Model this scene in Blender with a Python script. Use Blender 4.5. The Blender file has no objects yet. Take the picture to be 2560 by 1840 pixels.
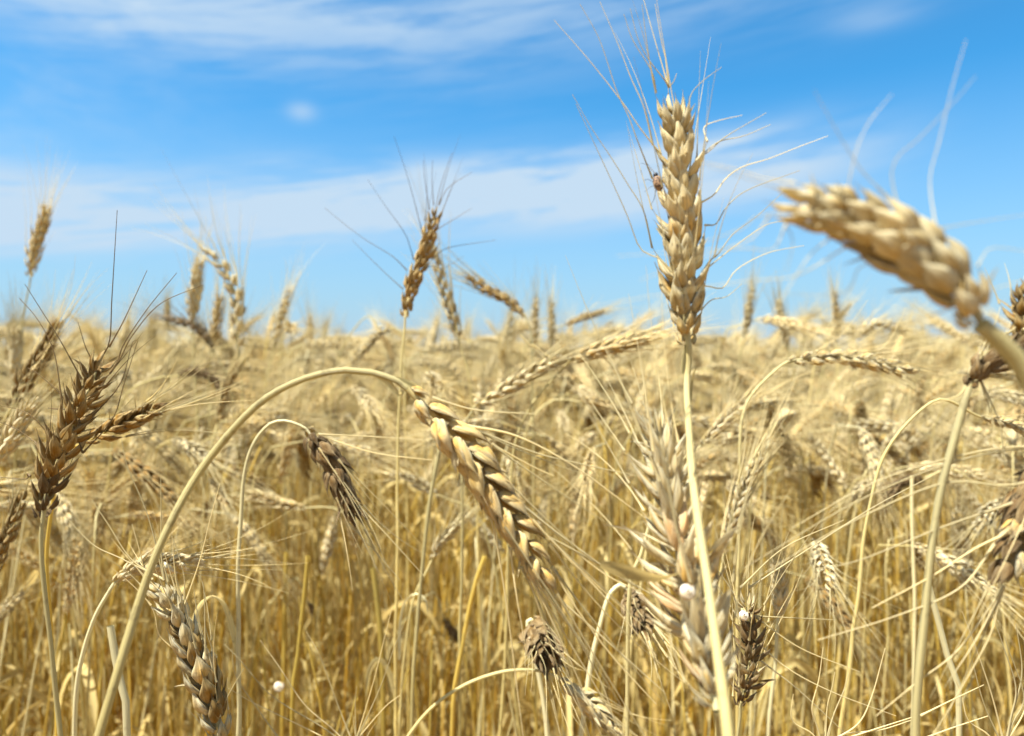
import bpy, math, random
import numpy as np

# ------------------------------------------------------------------ camera
C = bpy.context.scene
CAMZ = 0.85
FPX = 1849.0                       # focal length in pixels of the 2560 px wide photograph
PITCH = math.atan(35.0 / FPX)      # horizon a little above the middle
cd = bpy.data.cameras.new("camera")
cam = bpy.data.objects.new("camera", cd)
C.collection.objects.link(cam)
cam.location = (0, 0, CAMZ)
cam.rotation_euler = (math.pi / 2 - PITCH, 0, 0)
cd.sensor_fit = 'HORIZONTAL'
cd.sensor_width = 36.0
cd.lens = 36.0 * FPX / 2560.0
cd.clip_start = 0.01
cd.clip_end = 6000
cd.dof.use_dof = True
cd.dof.focus_distance = 0.335
cd.dof.aperture_fstop = 9.0
C.camera = cam
C.render.resolution_x = 1024
C.render.resolution_y = 736
C.view_settings.view_transform = 'Standard'
C.view_settings.look = 'None'
C.view_settings.exposure = 1.3
C.view_settings.gamma = 1.0
C.cycles.max_bounces = 8
C.cycles.diffuse_bounces = 6
C.cycles.transmission_bounces = 3
C.cycles.glossy_bounces = 2
C.cycles.sample_clamp_indirect = 4.0

# ------------------------------------------------------------------ sun and sky
SUN = np.array([-0.42, -0.20, 0.98]); SUN /= np.linalg.norm(SUN)
sun_el = math.asin(SUN[2]); sun_az = math.atan2(SUN[0], SUN[1])
ld = bpy.data.lights.new("sun", 'SUN')
ld.energy = 5.0
ld.angle = math.radians(0.53)
ld.color = (1.0, 0.965, 0.89)
sun = bpy.data.objects.new("sun", ld)
C.collection.objects.link(sun)
sun.location = (-3, -2, 6)
from mathutils import Vector, Matrix
sun.rotation_euler = Vector(SUN.tolist()).to_track_quat('Z', 'Y').to_euler()

w = bpy.data.worlds.new("World")
C.world = w
w.use_nodes = True
NT = w.node_tree
NT.nodes.clear()


class G:
    """tiny helper for node graphs"""
    def __init__(s, nt): s.nt = nt
    def n(s, t, **k):
        nd = s.nt.nodes.new(t)
        for a, b in k.items(): setattr(nd, a, b)
        return nd
    def put(s, sock, v):
        if v is None: return
        if isinstance(v, bpy.types.NodeSocket): s.nt.links.new(v, sock)
        else: sock.default_value = v
    def m(s, op, a, b=None, c=None, clamp=False):
        nd = s.n('ShaderNodeMath', operation=op, use_clamp=clamp)
        s.put(nd.inputs[0], a); s.put(nd.inputs[1], b); s.put(nd.inputs[2], c)
        return nd.outputs[0]
    def mix(s, f, a, b, bt='MIX'):
        nd = s.n('ShaderNodeMix', data_type='RGBA', blend_type=bt)
        s.put(nd.inputs[0], f); s.put(nd.inputs[6], a); s.put(nd.inputs[7], b)
        return nd.outputs[2]
    def xyz(s, x, y, z):
        nd = s.n('ShaderNodeCombineXYZ')
        s.put(nd.inputs[0], x); s.put(nd.inputs[1], y); s.put(nd.inputs[2], z)
        return nd.outputs[0]
    def sep(s, v):
        nd = s.n('ShaderNodeSeparateXYZ'); s.put(nd.inputs[0], v)
        return nd.outputs
    def noise(s, v, scale, detail=3, rough=0.5, dist=0.0):
        nd = s.n('ShaderNodeTexNoise')
        s.put(nd.inputs['Vector'], v); s.put(nd.inputs['Scale'], scale)
        s.put(nd.inputs['Detail'], detail); s.put(nd.inputs['Roughness'], rough); s.put(nd.inputs['Distortion'], dist)
        return nd.outputs[0]
    def ramp(s, f, stops):
        nd = s.n('ShaderNodeValToRGB'); s.put(nd.inputs[0], f)
        e = nd.color_ramp.elements
        while len(e) < len(stops): e.new(0.5)
        for i, (p, c) in enumerate(stops):
            e[i].position = p
            e[i].color = (c, c, c, 1) if isinstance(c, (int, float)) else (*c, 1)
        return nd.outputs[0]
    def maprange(s, v, a, b, c=0.0, d=1.0):
        nd = s.n('ShaderNodeMapRange', interpolation_type='SMOOTHSTEP')
        s.put(nd.inputs[0], v); nd.inputs[1].default_value = a; nd.inputs[2].default_value = b
        nd.inputs[3].default_value = c; nd.inputs[4].default_value = d
        return nd.outputs[0]


g = G(NT)
sky = g.n('ShaderNodeTexSky', sky_type='NISHITA', sun_disc=False, sun_elevation=sun_el, sun_rotation=sun_az,
          altitude=0, air_density=1.0, dust_density=0.6, ozone_density=1.5)
tc = g.n('ShaderNodeTexCoord')
dx, dy, dz = g.sep(tc.outputs['Generated'])
azim = g.m('ARCTAN2', dx, dy)
elev = g.m('ARCSINE', dz)
# clear sky a deeper cyan-blue overhead, paler at the horizon
skyc = g.mix(1.0, sky.outputs[0], (0.168, 0.575, 0.76, 1), 'MULTIPLY')


def azof(px): return math.atan((px - 1280) / FPX)
def elof(py): return math.atan((885 - py) / FPX)


def band(pts, wid, soft=1.0):
    """a streak of cirrus: elevation of its spine follows the azimuth through two points"""
    (x0, y0), (x1, y1) = pts
    k = (elof(y1) - elof(y0)) / (azof(x1) - azof(x0))
    spine = g.m('MULTIPLY_ADD', azim, k, elof(y0) - k * azof(x0))
    wob = g.noise(g.xyz(g.m('MULTIPLY', azim, 3.0), g.m('MULTIPLY', elev, 5.0), 3.7 + x0 * 0.01), 1.0, 2)
    d = g.m('SUBTRACT', g.m('SUBTRACT', elev, spine), g.m('MULTIPLY', g.m('SUBTRACT', wob, 0.5), 0.09 * soft))
    q = g.m('DIVIDE', d, wid / FPX)
    return g.m('POWER', 2.718, g.m('MULTIPLY', g.m('MULTIPLY', q, q), -1.0))


def gate(px0, px1):
    return g.maprange(azim, azof(px0), azof(px1))


st = g.xyz(g.m('MULTIPLY', azim, 2.2), g.m('MULTIPLY_ADD', elev, 17.0, g.m('MULTIPLY', azim, -2.4)), 1.3)
streak = g.noise(st, 1.6, 5, 0.58, 0.5)
fine = g.noise(g.xyz(g.m('MULTIPLY', azim, 7.0), g.m('MULTIPLY_ADD', elev, 75.0, g.m('MULTIPLY', azim, -9.0)), 4.1), 1.0, 6, 0.65, 0.8)
streak = g.m('ADD', g.m('MULTIPLY', streak, 0.6), g.m('MULTIPLY', fine, 0.4))
st2 = g.xyz(g.m('MULTIPLY', azim, 6.0), g.m('MULTIPLY', elev, 14.0), 8.3)
puffn = g.noise(st2, 1.2, 4, 0.55, 0.3)
sk = g.maprange(streak, 0.36, 0.60, 0.22, 1.2)
b1 = g.m('MULTIPLY', band([(0, 585), (1700, 470)], 74, 0.7), g.m('MULTIPLY', g.maprange(azim, azof(2500), azof(1500)), 1.8))
b2 = g.m('MULTIPLY', band([(900, 500), (2000, 400)], 48, 0.7), g.m('MULTIPLY', gate(700, 1200), g.maprange(azim, azof(2400), azof(1500)))) ; b2 = g.m('MULTIPLY', b2, 1.3)
b3 = g.m('MULTIPLY', band([(0, 60), (1500, 90)], 150, 1.2), g.m('MULTIPLY', g.maprange(azim, azof(1900), azof(900)), 0.42))
b4 = g.m('MULTIPLY', band([(900, 40), (2560, -40)], 90, 1.0), 0.42)
b5 = g.m('MULTIPLY', g.maprange(azim, azof(800), azof(-300)), g.m('MULTIPLY', g.maprange(elev, elof(650), elof(250)), g.maprange(puffn, 0.38, 0.75, 0.05, 0.75)))
qx = g.m('DIVIDE', g.m('SUBTRACT', azim, azof(757)), 0.018)
qy = g.m('DIVIDE', g.m('SUBTRACT', elev, elof(306)), 0.011)
puff = g.m('MULTIPLY', g.m('POWER', 2.718, g.m('MULTIPLY', g.m('ADD', g.m('MULTIPLY', qx, qx), g.m('MULTIPLY', qy, qy)), -1.0)), 0.62)
qx = g.m('DIVIDE', g.m('SUBTRACT', azim, azof(2170)), 0.05)
qy = g.m('DIVIDE', g.m('SUBTRACT', elev, elof(140)), 0.012)
wisp = g.m('MULTIPLY', g.m('POWER', 2.718, g.m('MULTIPLY', g.m('ADD', g.m('MULTIPLY', qx, qx), g.m('MULTIPLY', qy, qy)), -1.0)), 0.35)
allb = b1
for x in (b2, b3, b4): allb = g.m('ADD', allb, x)
cl = g.m('MULTIPLY', allb, sk)
for x in (b5, puff, wisp): cl = g.m('ADD', cl, x)
cl = g.m('MULTIPLY', cl, 0.82, clamp=True)
low = g.m('MULTIPLY', g.m('POWER', g.m('SUBTRACT', 1.0, g.m('MULTIPLY', elev, 3.0, clamp=True)), 1.2), 0.95)
col = g.mix(low, skyc, (1.92, 2.42, 3.02, 1))
col = g.mix(cl, col, (2.15, 2.78, 3.42, 1))
# thin bright veil of unseen cirrus, added above and behind the view as fill light
fill_veil = g.m('MAXIMUM', g.maprange(elev, 0.42, 0.85), g.maprange(dy, 0.25, -0.35))
fill_veil = g.m('MULTIPLY', g.m('MULTIPLY', fill_veil, g.maprange(elev, 0.0, 0.2, 0.5, 1.0)), g.maprange(streak, 0.25, 0.75, 0.55, 0.9))
col = g.mix(fill_veil, col, (2.1, 2.35, 2.75, 1))
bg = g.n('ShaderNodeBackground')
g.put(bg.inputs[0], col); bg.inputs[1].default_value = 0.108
wo = g.n('ShaderNodeOutputWorld')
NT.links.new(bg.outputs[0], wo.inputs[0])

RG = np.random.default_rng(11)
rnd = random.Random(5)


# ------------------------------------------------------------------ materials
def lin(r, gg, b):
    f = lambda c: (c / 255 / 12.92) if c / 255 <= 0.04045 else ((c / 255 + 0.055) / 1.055) ** 2.4
    return (f(r), f(gg), f(b))


def straw_material(name, c_low, c_high, c_spot, transl=0.25, rib=0.5, speck=0.35, zfade=None, rough=0.55, husk=False):
    """dry straw or husk: st attribute = (across 0..1, along, random)"""
    c_low, c_high, c_spot = [(a * 0.98, min(0.9, b * 1.01), c * 1.0) for a, b, c in (c_low, c_high, c_spot)]
    m = bpy.data.materials.new(name)
    m.use_nodes = True
    nt = m.node_tree; nt.nodes.clear(); q = G(nt)
    at = q.n('ShaderNodeAttribute', attribute_name='st')
    u, v, r = q.sep(at.outputs['Vector'])
    oi = q.n('ShaderNodeObjectInfo')
    rr = q.m('FRACT', q.m('ADD', oi.outputs['Random'], r))
    if husk:
        vv = v
    else:
        vv = q.m('MULTIPLY', v, 2.2, clamp=True)
    big = q.noise(q.xyz(q.m('MULTIPLY', r, 40.0), q.m('MULTIPLY', v, 6.0 if husk else 22.0), q.m('MULTIPLY', u, 2.0)), 1.0, 3, 0.6)
    f = q.m('ADD', q.m('MULTIPLY', vv, 0.9), q.m('MULTIPLY', q.m('SUBTRACT', big, 0.5), 0.9), clamp=True)
    if husk:
        du = q.m('SUBTRACT', u, 0.5)
        belly = q.m('MULTIPLY', q.m('POWER', 2.718, q.m('MULTIPLY', q.m('MULTIPLY', du, du), -14.0)), q.m('MULTIPLY', q.maprange(v, 0.02, 0.2), q.maprange(v, 0.72, 0.35)))
        f = q.m('SUBTRACT', q.m('ADD', 0.95, q.m('MULTIPLY', q.m('SUBTRACT', big, 0.5), 0.8)), q.m('MULTIPLY', belly, 1.0), clamp=True)
    colr = q.mix(f, (*c_low, 1), (*c_high, 1))
    colr = q.mix(q.maprange(rr, 0.0, 1.0, 0.0, 0.55), colr, (*c_spot, 1))
    if husk:   # papery margins along the edges, grey-violet beak, fine keel line
        edge = q.maprange(q.m('ABSOLUTE', q.m('SUBTRACT', u, 0.5)), 0.40, 0.48)
        colr = q.mix(q.m('MULTIPLY', edge, 0.55), colr, (*[min(0.88, x * 1.25 + 0.10) for x in c_high], 1))
        keel = q.maprange(q.m('ABSOLUTE', q.m('SUBTRACT', u, 0.5)), 0.035, 0.0)
        colr = q.mix(q.m('MULTIPLY', keel, 0.35), colr, (*[x * 0.5 for x in c_low], 1))
        tipf = q.maprange(q.m('ADD', v, q.m('MULTIPLY', q.m('SUBTRACT', big, 0.5), 0.5)), 0.72, 1.0, 0.0, 0.6)
        colr = q.mix(tipf, colr, (*lin(150, 122, 100), 1))
    # long fibres
    fib = q.noise(q.xyz(q.m('MULTIPLY', u, 9.0 if husk else 14.0), q.m('MULTIPLY', v, 1.1 if husk else 9.0), q.m('MULTIPLY', r, 31.0)), 1.0, 3, 0.7)
    colr = q.mix(q.maprange(fib, 0.40, 0.68, 0.0, 0.6 if husk else 0.5), colr, (*[x * 0.45 for x in c_low], 1))
    # weather specks
    tcn = q.n('ShaderNodeTexCoord')
    sp = q.noise(tcn.outputs['Object'], 420.0 if husk else 160.0, 3, 0.6)
    colr = q.mix(q.maprange(sp, 0.57, 0.70, 0.0, speck), colr, (0.16, 0.10, 0.05, 1))
    # brightness from one stalk to the next
    br = q.maprange(oi.outputs['Random'], 0.0, 1.0, 0.84, 1.10) if husk else q.maprange(oi.outputs['Random'], 0.0, 1.0, 0.76, 1.15)
    hs = q.n('ShaderNodeHueSaturation'); q.put(hs.inputs['Value'], br); q.put(hs.inputs['Color'], colr)
    colr = hs.outputs[0]
    bs = q.n('ShaderNodeBsdfPrincipled')
    q.put(bs.inputs['Base Color'], colr); bs.inputs['Roughness'].default_value = rough
    bs.inputs['Specular IOR Level'].default_value = 0.22 if husk else 0.3
    bp = q.n('ShaderNodeBump'); bp.inputs['Strength'].default_value = min(1.0, rib * 1.3)
    bp.inputs['Distance'].default_value = 0.0007
    h = q.noise(q.xyz(q.m('MULTIPLY', u, 20.0), q.m('MULTIPLY', v, 0.8 if husk else 3.0), r), 1.0, 2, 0.5)
    q.put(bp.inputs['Height'], h); q.put(bs.inputs['Normal'], bp.outputs[0])
    tr = q.n('ShaderNodeBsdfTranslucent'); q.put(tr.inputs[0], colr)
    mx = q.n('ShaderNodeMixShader'); mx.inputs[0].default_value = transl
    nt.links.new(bs.outputs[0], mx.inputs[1]); nt.links.new(tr.outputs[0], mx.inputs[2])
    o = q.n('ShaderNodeOutputMaterial'); nt.links.new(mx.outputs[0], o.inputs[0])
    return m


M = {}
M['husk'] = straw_material('husk_pale', lin(222, 186, 112), lin(238, 225, 186), lin(222, 202, 154), 0.2, 0.9, 0.5, husk=True, rough=0.62)
M['husk_gold'] = straw_material('husk_gold', lin(232, 184, 98), lin(232, 212, 166), lin(226, 196, 126), 0.12, 0.7, 0.45, husk=True, rough=0.52)
M['husk_amber'] = straw_material('husk_amber', lin(166, 120, 44), lin(206, 180, 124), lin(124, 92, 44), 0.15, 0.8, 0.5, husk=True, rough=0.55)
M['husk_tan'] = straw_material('husk_tan', lin(192, 148, 74), lin(214, 188, 132), lin(166, 128, 70), 0.15, 0.8, 0.5, husk=True, rough=0.6)
M['husk_dark'] = straw_material('husk_dark', lin(120, 90, 46), lin(164, 140, 100), lin(84, 64, 40), 0.1, 0.8, 0.6, husk=True, rough=0.6)  # brown husk whose dark tone also paints in the shade of hanging ears
M['husk_white'] = straw_material('husk_white', lin(236, 208, 148), lin(240, 226, 186), lin(230, 206, 152), 0.3, 0.4, 0.15, husk=True, rough=0.5)
M['husk_orange'] = straw_material('husk_orange', lin(236, 188, 126), lin(238, 216, 172), lin(232, 198, 146), 0.3, 0.5, 0.3, husk=True)
M['awn'] = straw_material('awn', lin(240, 220, 164), lin(250, 238, 202), lin(244, 226, 178), 0.4, 0.2, 0.1, rough=0.4)
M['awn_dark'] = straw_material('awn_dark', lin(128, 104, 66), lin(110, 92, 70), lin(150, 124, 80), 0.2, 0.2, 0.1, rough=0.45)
M['stem'] = straw_material('stem', lin(236, 222, 168), lin(230, 196, 92), lin(232, 208, 132), 0.28, 0.5, 0.35, rough=0.42)
M['stem_gold'] = straw_material('stem_gold', lin(230, 204, 112), lin(228, 176, 46), lin(222, 186, 78), 0.35, 0.5, 0.35, rough=0.5)
M['stem_white'] = straw_material('stem_white', lin(238, 226, 180), lin(226, 206, 146), lin(232, 216, 160), 0.2, 0.3, 0.2, rough=0.4)
M['leaf'] = straw_material('leaf', lin(232, 212, 150), lin(226, 194, 110), lin(220, 182, 96), 0.5, 0.6, 0.3, rough=0.6)


# ------------------------------------------------------------------ geometry in numpy
class MB:
    def __init__(s): s.v = []; s.f = []; s.st = []; s.mi = []; s.n = 0
    def add(s, v, f, st, mi=0):
        s.v.append(np.asarray(v, float)); s.f.append(np.asarray(f, int) + s.n); s.st.append(np.asarray(st, float))
        s.mi.append(np.full(len(f), mi)); s.n += len(v)
    def merge(s, o, mi):
        if o.n:
            s.add(np.concatenate(o.v), np.concatenate(o.f), np.concatenate(o.st), mi)
    def mesh(s, name, mats):
        me = bpy.data.meshes.new(name)
        v = np.concatenate(s.v); f = np.concatenate(s.f)
        me.vertices.add(len(v)); me.vertices.foreach_set('co', v.astype(np.float32).ravel())
        me.loops.add(len(f) * 4); me.loops.foreach_set('vertex_index', f.astype(np.int32).ravel())
        me.polygons.add(len(f))
        me.polygons.foreach_set('loop_start', np.arange(0, len(f) * 4, 4, dtype=np.int32))
        me.polygons.foreach_set('use_smooth', np.ones(len(f), bool))
        me.polygons.foreach_set('material_index', np.concatenate(s.mi).astype(np.int32))
        a = me.attributes.new('st', 'FLOAT_VECTOR', 'POINT')
        a.data.foreach_set('vector', np.concatenate(s.st).astype(np.float32).ravel())
        for m in mats: me.materials.append(m)
        me.update(calc_edges=True)
        return me


def unit(a):
    a = np.asarray(a, float)
    return a / (np.linalg.norm(a, axis=-1, keepdims=True) + 1e-12)


def spline(pts, n):
    """Catmull-Rom through the points, n samples evenly spaced"""
    p = np.asarray(pts, float)
    if len(p) == 2:
        t = np.linspace(0, 1, n)[:, None]
        return p[0] * (1 - t) + p[1] * t
    q = np.vstack([2 * p[0] - p[1], p, 2 * p[-1] - p[-2]])
    out = []
    for i in range(len(p) - 1):
        a, b, c, d = q[i:i + 4]
        t = np.linspace(0, 1, 12, endpoint=False)[:, None]
        out.append(0.5 * (2 * b + (c - a) * t + (2 * a - 5 * b + 4 * c - d) * t ** 2 + (3 * b - a - 3 * c + d) * t ** 3))
    out.append(p[-1:])
    o = np.concatenate(out)
    L = np.concatenate([[0], np.cumsum(np.linalg.norm(np.diff(o, axis=0), axis=1))])
    s = np.linspace(0, L[-1], n)
    return np.stack([np.interp(s, L, o[:, k]) for k in range(3)], 1)


def frames(c, ref):
    T = unit(np.gradient(c, axis=0))
    A = np.zeros_like(T)
    a = np.asarray(ref, float)
    for i in range(len(c)):
        a = a - T[i] * np.dot(a, T[i])
        if np.linalg.norm(a) < 1e-6: a = np.cross(T[i], [0.3, 0.8, 0.5])
        a = a / np.linalg.norm(a)
        A[i] = a
    return T, A, np.cross(T, A)


def grid_faces(k, n):
    i = np.arange(k - 1)[:, None]; j = np.arange(n)[None, :]
    a = i * n + j; b = i * n + (j + 1) % n
    return np.stack([a, b, b + n, a + n], -1).reshape(-1, 4)


def tube(mb, c, r, n=6, ref=(1, 0, 0), seed=None, flat=1.0, mi=0):
    c = np.asarray(c, float)
    T, A, B = frames(c, ref)
    th = np.arange(n) / n * 2 * math.pi
    r = np.broadcast_to(np.asarray(r, float), (len(c),))[:, None, None]
    v = c[:, None, :] + r * (np.cos(th)[None, :, None] * A[:, None, :] + flat * np.sin(th)[None, :, None] * B[:, None, :])
    L = np.concatenate([[0], np.cumsum(np.linalg.norm(np.diff(c, axis=0), axis=1))])
    u = 1 - np.abs(th / math.pi - 1)
    st = np.zeros((len(c), n, 3)); st[..., 0] = u[None, :]; st[..., 1] = L[:, None]
    st[..., 2] = RG.random() if seed is None else seed
    mb.add(v.reshape(-1, 3), grid_faces(len(c), n), st.reshape(-1, 3), mi)


def husk_template(k, n, kind):
    """boat shaped glume or lemma along +Z, back towards +Y, width along X, unit length"""
    t = np.linspace(0, 1, k)
    if kind == 'glume':
        w = 0.235 * np.sin(math.pi * np.clip(t * 1.02, 0, 1) ** 0.62) ** 0.75 * (1 - 0.2 * t)
        bend = 0.07 * np.sin(math.pi * t)
    elif kind == 'lemma':
        w = 0.225 * np.sin(math.pi * np.clip(t * 1.08, 0, 1) ** 0.66) ** 0.75 * (1 - 0.25 * t)
        bend = 0.08 * np.sin(math.pi * t * 0.95)
    else:
        w = 0.235 * np.sin(math.pi * np.clip(t * 1.10, 0, 1) ** 0.66) ** 0.60 * (1 - 0.12 * t)
        bend = 0.07 * np.sin(math.pi * t)
    if k > 8:      # drawn out into a thin beak
        tb = np.clip(t / 0.90, 0, 1)
        w = np.interp(tb, t, w) * np.where(t < 0.9, 1, 0)
        w = w * (1 - 0.35 * np.clip((t - 0.45) / 0.45, 0, 1) ** 1.3)
    w = np.maximum(w, 0.020 * (1.5 - t))
    tt = t
    th = np.arange(n) / n * 2 * math.pi
    x = np.cos(th)[None, :] * w[:, None]
    y0 = np.sin(th)[None, :]
    keel = np.exp(-((th - math.pi / 2) / 0.20) ** 2)[None, :] * 0.26
    y = np.where(y0 > 0, y0 * 0.74, y0 * 0.20) * w[:, None] + keel * w[:, None] * (0.5 + t[:, None]) + bend[:, None]
    z = np.broadcast_to(tt[:, None], x.shape)
    v = np.stack([x, y, z], -1).reshape(-1, 3)
    u = 1 - np.abs(th / math.pi - 1)
    st = np.zeros((k, n, 3)); st[..., 0] = u[None]; st[..., 1] = t[:, None]
    return v, grid_faces(k, n), st.reshape(-1, 3)


LOD = {'hero': (16, 26), 'mid': (7, 6), 'low': (4, 4)}
TPL = {l: {kd: husk_template(k, n, kd) for kd in ('glume', 'lemma', 'plump')} for l, (k, n) in LOD.items()}


def put_husk(mb, lod, kind, p, Z, Y, length, wide, seed):
    v, f, st = TPL[lod][kind]
    Z = unit(Z); Y = unit(Y - Z * np.dot(Y, Z)); X = np.cross(Y, Z)
    t = v[:, 2:3]
    if lod == 'hero':
        a1, a2, a3, a4 = RG.uniform(0, 6.28, 4)
        th = np.arctan2(v[:, 1:2], v[:, :1])
        wr = 1 + 0.07 * np.sin(3 * th + 7 * t + a1) + 0.05 * np.sin(5 * th - 11 * t + a2) + 0.05 * np.sin(9 * t + a3) + 0.028 * np.cos(13 * th + 2 * t) * np.sin(math.pi * t)
        b1, b2 = RG.normal(0, 0.05, 2)
        v = np.concatenate([v[:, :1] * wr + b1 * t * t, v[:, 1:2] * wr + b2 * t * t, v[:, 2:3]], 1)
    vv = p + (v[:, :1] * X * wide + v[:, 1:2] * Y * wide + v[:, 2:3] * Z) * length
    s = st.copy(); s[:, 2] = seed
    mb.add(vv, f, s)
    return p + (Y * v[-1, 1] + Z) * length


def awn_curve(p, d, out, L, rng, n=9, curl=1.0):
    t = np.linspace(0, 1, n)[:, None]
    side = unit(rng.normal(size=3))
    c = p + unit(d) * t * L + unit(out) * (t ** 2) * L * 0.16 * curl * rng.normal(0.6, 0.6) + side * (t ** 2.2) * L * 0.10 * curl * rng.normal(0.5, 0.6)
    return c


def build_ear(axis, sref, width=0.18, nodes=16, lod='mid', plump='lemma', awn_len=0.6, awn_n=1.0, awn_r=0.00026,
              spread=0.45, open_=1.0, rng=RG, curl=1.0, florets=(-1, 0, 1), hl=None, awn_sides=3, wide=1.0, jit=1.0):
    """axis: 3-d polyline base -> tip. returns rachis, [spikelets], [awns]"""
    c = spline(axis, 40)
    T, S, N = frames(c, sref)
    L = float(np.sum(np.linalg.norm(np.diff(c, axis=0), axis=1)))
    ra = MB(); tube(ra, c[:36], np.linspace(L * 0.012, L * 0.005, 36), 6, S[0])
    sp, aw = [], []
    alltips = []
    sc = L * width / 0.18          # overall size of spikelets
    hl = (hl or 0.145) * sc
    for i in range(nodes):
        f = 0.015 + 0.895 * (i / (nodes - 1)) ** 1.03
        x = f * 39; k = int(x)
        p, t, s, nn = c[k], T[k], S[k], N[k]
        p = c[k] + (c[min(k + 1, 39)] - c[k]) * (x - k)
        sg = 1 if i % 2 == 0 else -1
        size = 0.80 + 0.30 * math.sin(math.pi * min(1, (i + 1.5) / nodes) ** 0.8)
        if i >= nodes - 3: size *= 0.88
        if i < 3: size *= (0.52, 0.70, 0.86)[i]
        if i == nodes - 1: sg = 0
        size *= rng.normal(1, 0.08 * jit)
        m = MB()
        h = hl * size
        base = p + s * sg * sc * 0.012
        tilt = 0.25 * open_ * rng.normal(1, 0.22 * jit)
        d0 = unit(t * math.cos(tilt) + s * sg * math.sin(tilt) + rng.normal(size=3) * 0.10 * open_ * jit)
        seed0 = rng.random()
        tips = []
        for j in florets:
            jj = j + rng.normal() * 0.08 * jit
            fan = 0.24 * open_ * jj
            d = unit(d0 * math.cos(fan) + nn * math.sin(fan))
            yb = unit(s * sg + nn * jj * 0.9) if sg else unit(nn * (jj if j else 1) + s * 0.3)
            if j == 0 and sg: yb = s * sg
            q = base + nn * jj * sc * 0.020 + s * sg * sc * (0.012 if j == 0 else 0.0) + t * (h * 0.18 if j == 0 else 0)
            tip = put_husk(m, lod, plump, q, d, yb, h * (1.0 if j else 0.92), wide * (1.0 + 0.08 * rng.normal()), (seed0 + 0.13 * abs(j)) % 1)
            tips.append((j, tip, d, yb)); alltips.append((tip, d))
        if lod != 'low':
            for j in (-1, 1, 0.3) if lod == 'hero' else (-1, 1):
                jj = j * 1.25 * rng.uniform(0.85, 1.2)
                d = unit(d0 * math.cos(0.22 * jj) + nn * math.sin(0.22 * jj * open_) + s * sg * 0.06)
                yb = unit(s * sg * 0.8 + nn * jj)
                q = base + nn * jj * sc * 0.020 - t * h * 0.06
                put_husk(m, lod, 'glume', q, unit(d + rng.normal(size=3) * 0.08 + s * sg * (0.35 * (rng.random() < 0.15))), yb, h * rng.uniform(0.6, 0.85), wide * rng.uniform(0.7, 1.05), (seed0 + 0.4) % 1)
        if lod == 'hero':
            for q_ in range(rng.integers(0, 3)):
                jj = rng.uniform(-1.3, 1.3)
                b0 = base + nn * jj * sc * 0.03 + d0 * h * rng.uniform(0.1, 0.5)
                d1 = unit(d0 + s * sg * rng.uniform(0.1, 0.7) + nn * jj * 0.5 + rng.normal(size=3) * 0.15)
                ll = h * rng.uniform(0.35, 0.8); tq = np.linspace(0, 1, 7)
                cq = b0 + d1 * tq[:, None] * ll + unit(s * sg + nn * jj + rng.normal(size=3) * 0.4) * (tq ** 2)[:, None] * ll * rng.uniform(-0.1, 0.35)
                ribbon(m, cq, h * rng.uniform(0.025, 0.075) * np.sin(math.pi * (0.12 + 0.85 * tq)), nn, rng.uniform(-1.2, 1.2), 0.5, 0)
        sp.append(m)
        for (j, tip, d, yb) in tips:
            if j == 0 and awn_sides < 3 and lod != 'hero': continue
            if rng.random() > awn_n: continue
            al = awn_len * L * rng.uniform(0.6, 1.15) * (0.6 + 0.4 * min(1, i / 4))
            d2 = unit(d * spread + t * (1 - spread * 0.35) + rng.normal(size=3) * 0.10)
            a = MB()
            cc = awn_curve(tip - d * h * 0.04, d2, yb, al, rng, 11 if lod == 'hero' else 5, curl)
            tt = np.linspace(0, 1, len(cc))
            tube(a, cc, awn_r * (1 - tt * 0.82) * (1 + 0.9 * np.exp(-tt * 22)), 4 if lod == 'hero' else 3, yb)
            aw.append(a)
    return ra, sp, aw, alltips


def ribbon(mb, c, w, ref, twist=0.0, fold=0.25, mi=0):
    c = np.asarray(c, float)
    T, A, B = frames(c, ref)
    k = len(c); t = np.linspace(0, 1, k)
    ang = twist * t
    a = A * np.cos(ang)[:, None] + B * np.sin(ang)[:, None]
    b = np.cross(T, a)
    n = 5
    xs = np.linspace(-1, 1, n)
    ww = np.broadcast_to(w, (k,))
    v = c[:, None] + a[:, None] * (xs[None, :, None] * ww[:, None, None]) + b[:, None] * (np.abs(xs)[None, :, None] * ww[:, None, None] * fold)
    i = np.arange(k - 1)[:, None]; j = np.arange(n - 1)[None]
    q = i * n + j
    f = np.stack([q, q + 1, q + 1 + n, q + n], -1).reshape(-1, 4)
    st = np.zeros((k, n, 3)); st[..., 0] = (xs[None] + 1) / 2
    st[..., 1] = np.concatenate([[0], np.cumsum(np.linalg.norm(np.diff(c, axis=0), axis=1))])[:, None]
    st[..., 2] = RG.random()
    mb.add(v.reshape(-1, 3), f, st.reshape(-1, 3), mi)


# ------------------------------------------------------------------ scene tree helpers
def obj(name, me, parent=None):
    o = bpy.data.objects.new(name, me)
    C.collection.objects.link(o)
    if parent: o.parent = parent
    return o


def empty(name, label, cat, loc=(0, 0, 0), group=None):
    o = bpy.data.objects.new(name, None)
    C.collection.objects.link(o)
    o.empty_display_size = 0.02
    o.location = loc
    o['label'] = label; o['category'] = cat
    if group: o['group'] = group
    return o


cp, sp_ = math.cos(PITCH), math.sin(PITCH)


def W(px, py, d):
    """the point that lies d metres in front of the lens and is seen at this place of the photograph"""
    x = (px - 1280) / FPX * d; y = (920 - py) / FPX * d
    return np.array([x, d * cp + y * sp_, CAMZ - d * sp_ + y * cp])


def path(pts, d=None):
    out = []
    for p in pts:
        out.append(W(p[0], p[1], p[2] if len(p) > 2 else d))
    return out


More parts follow.
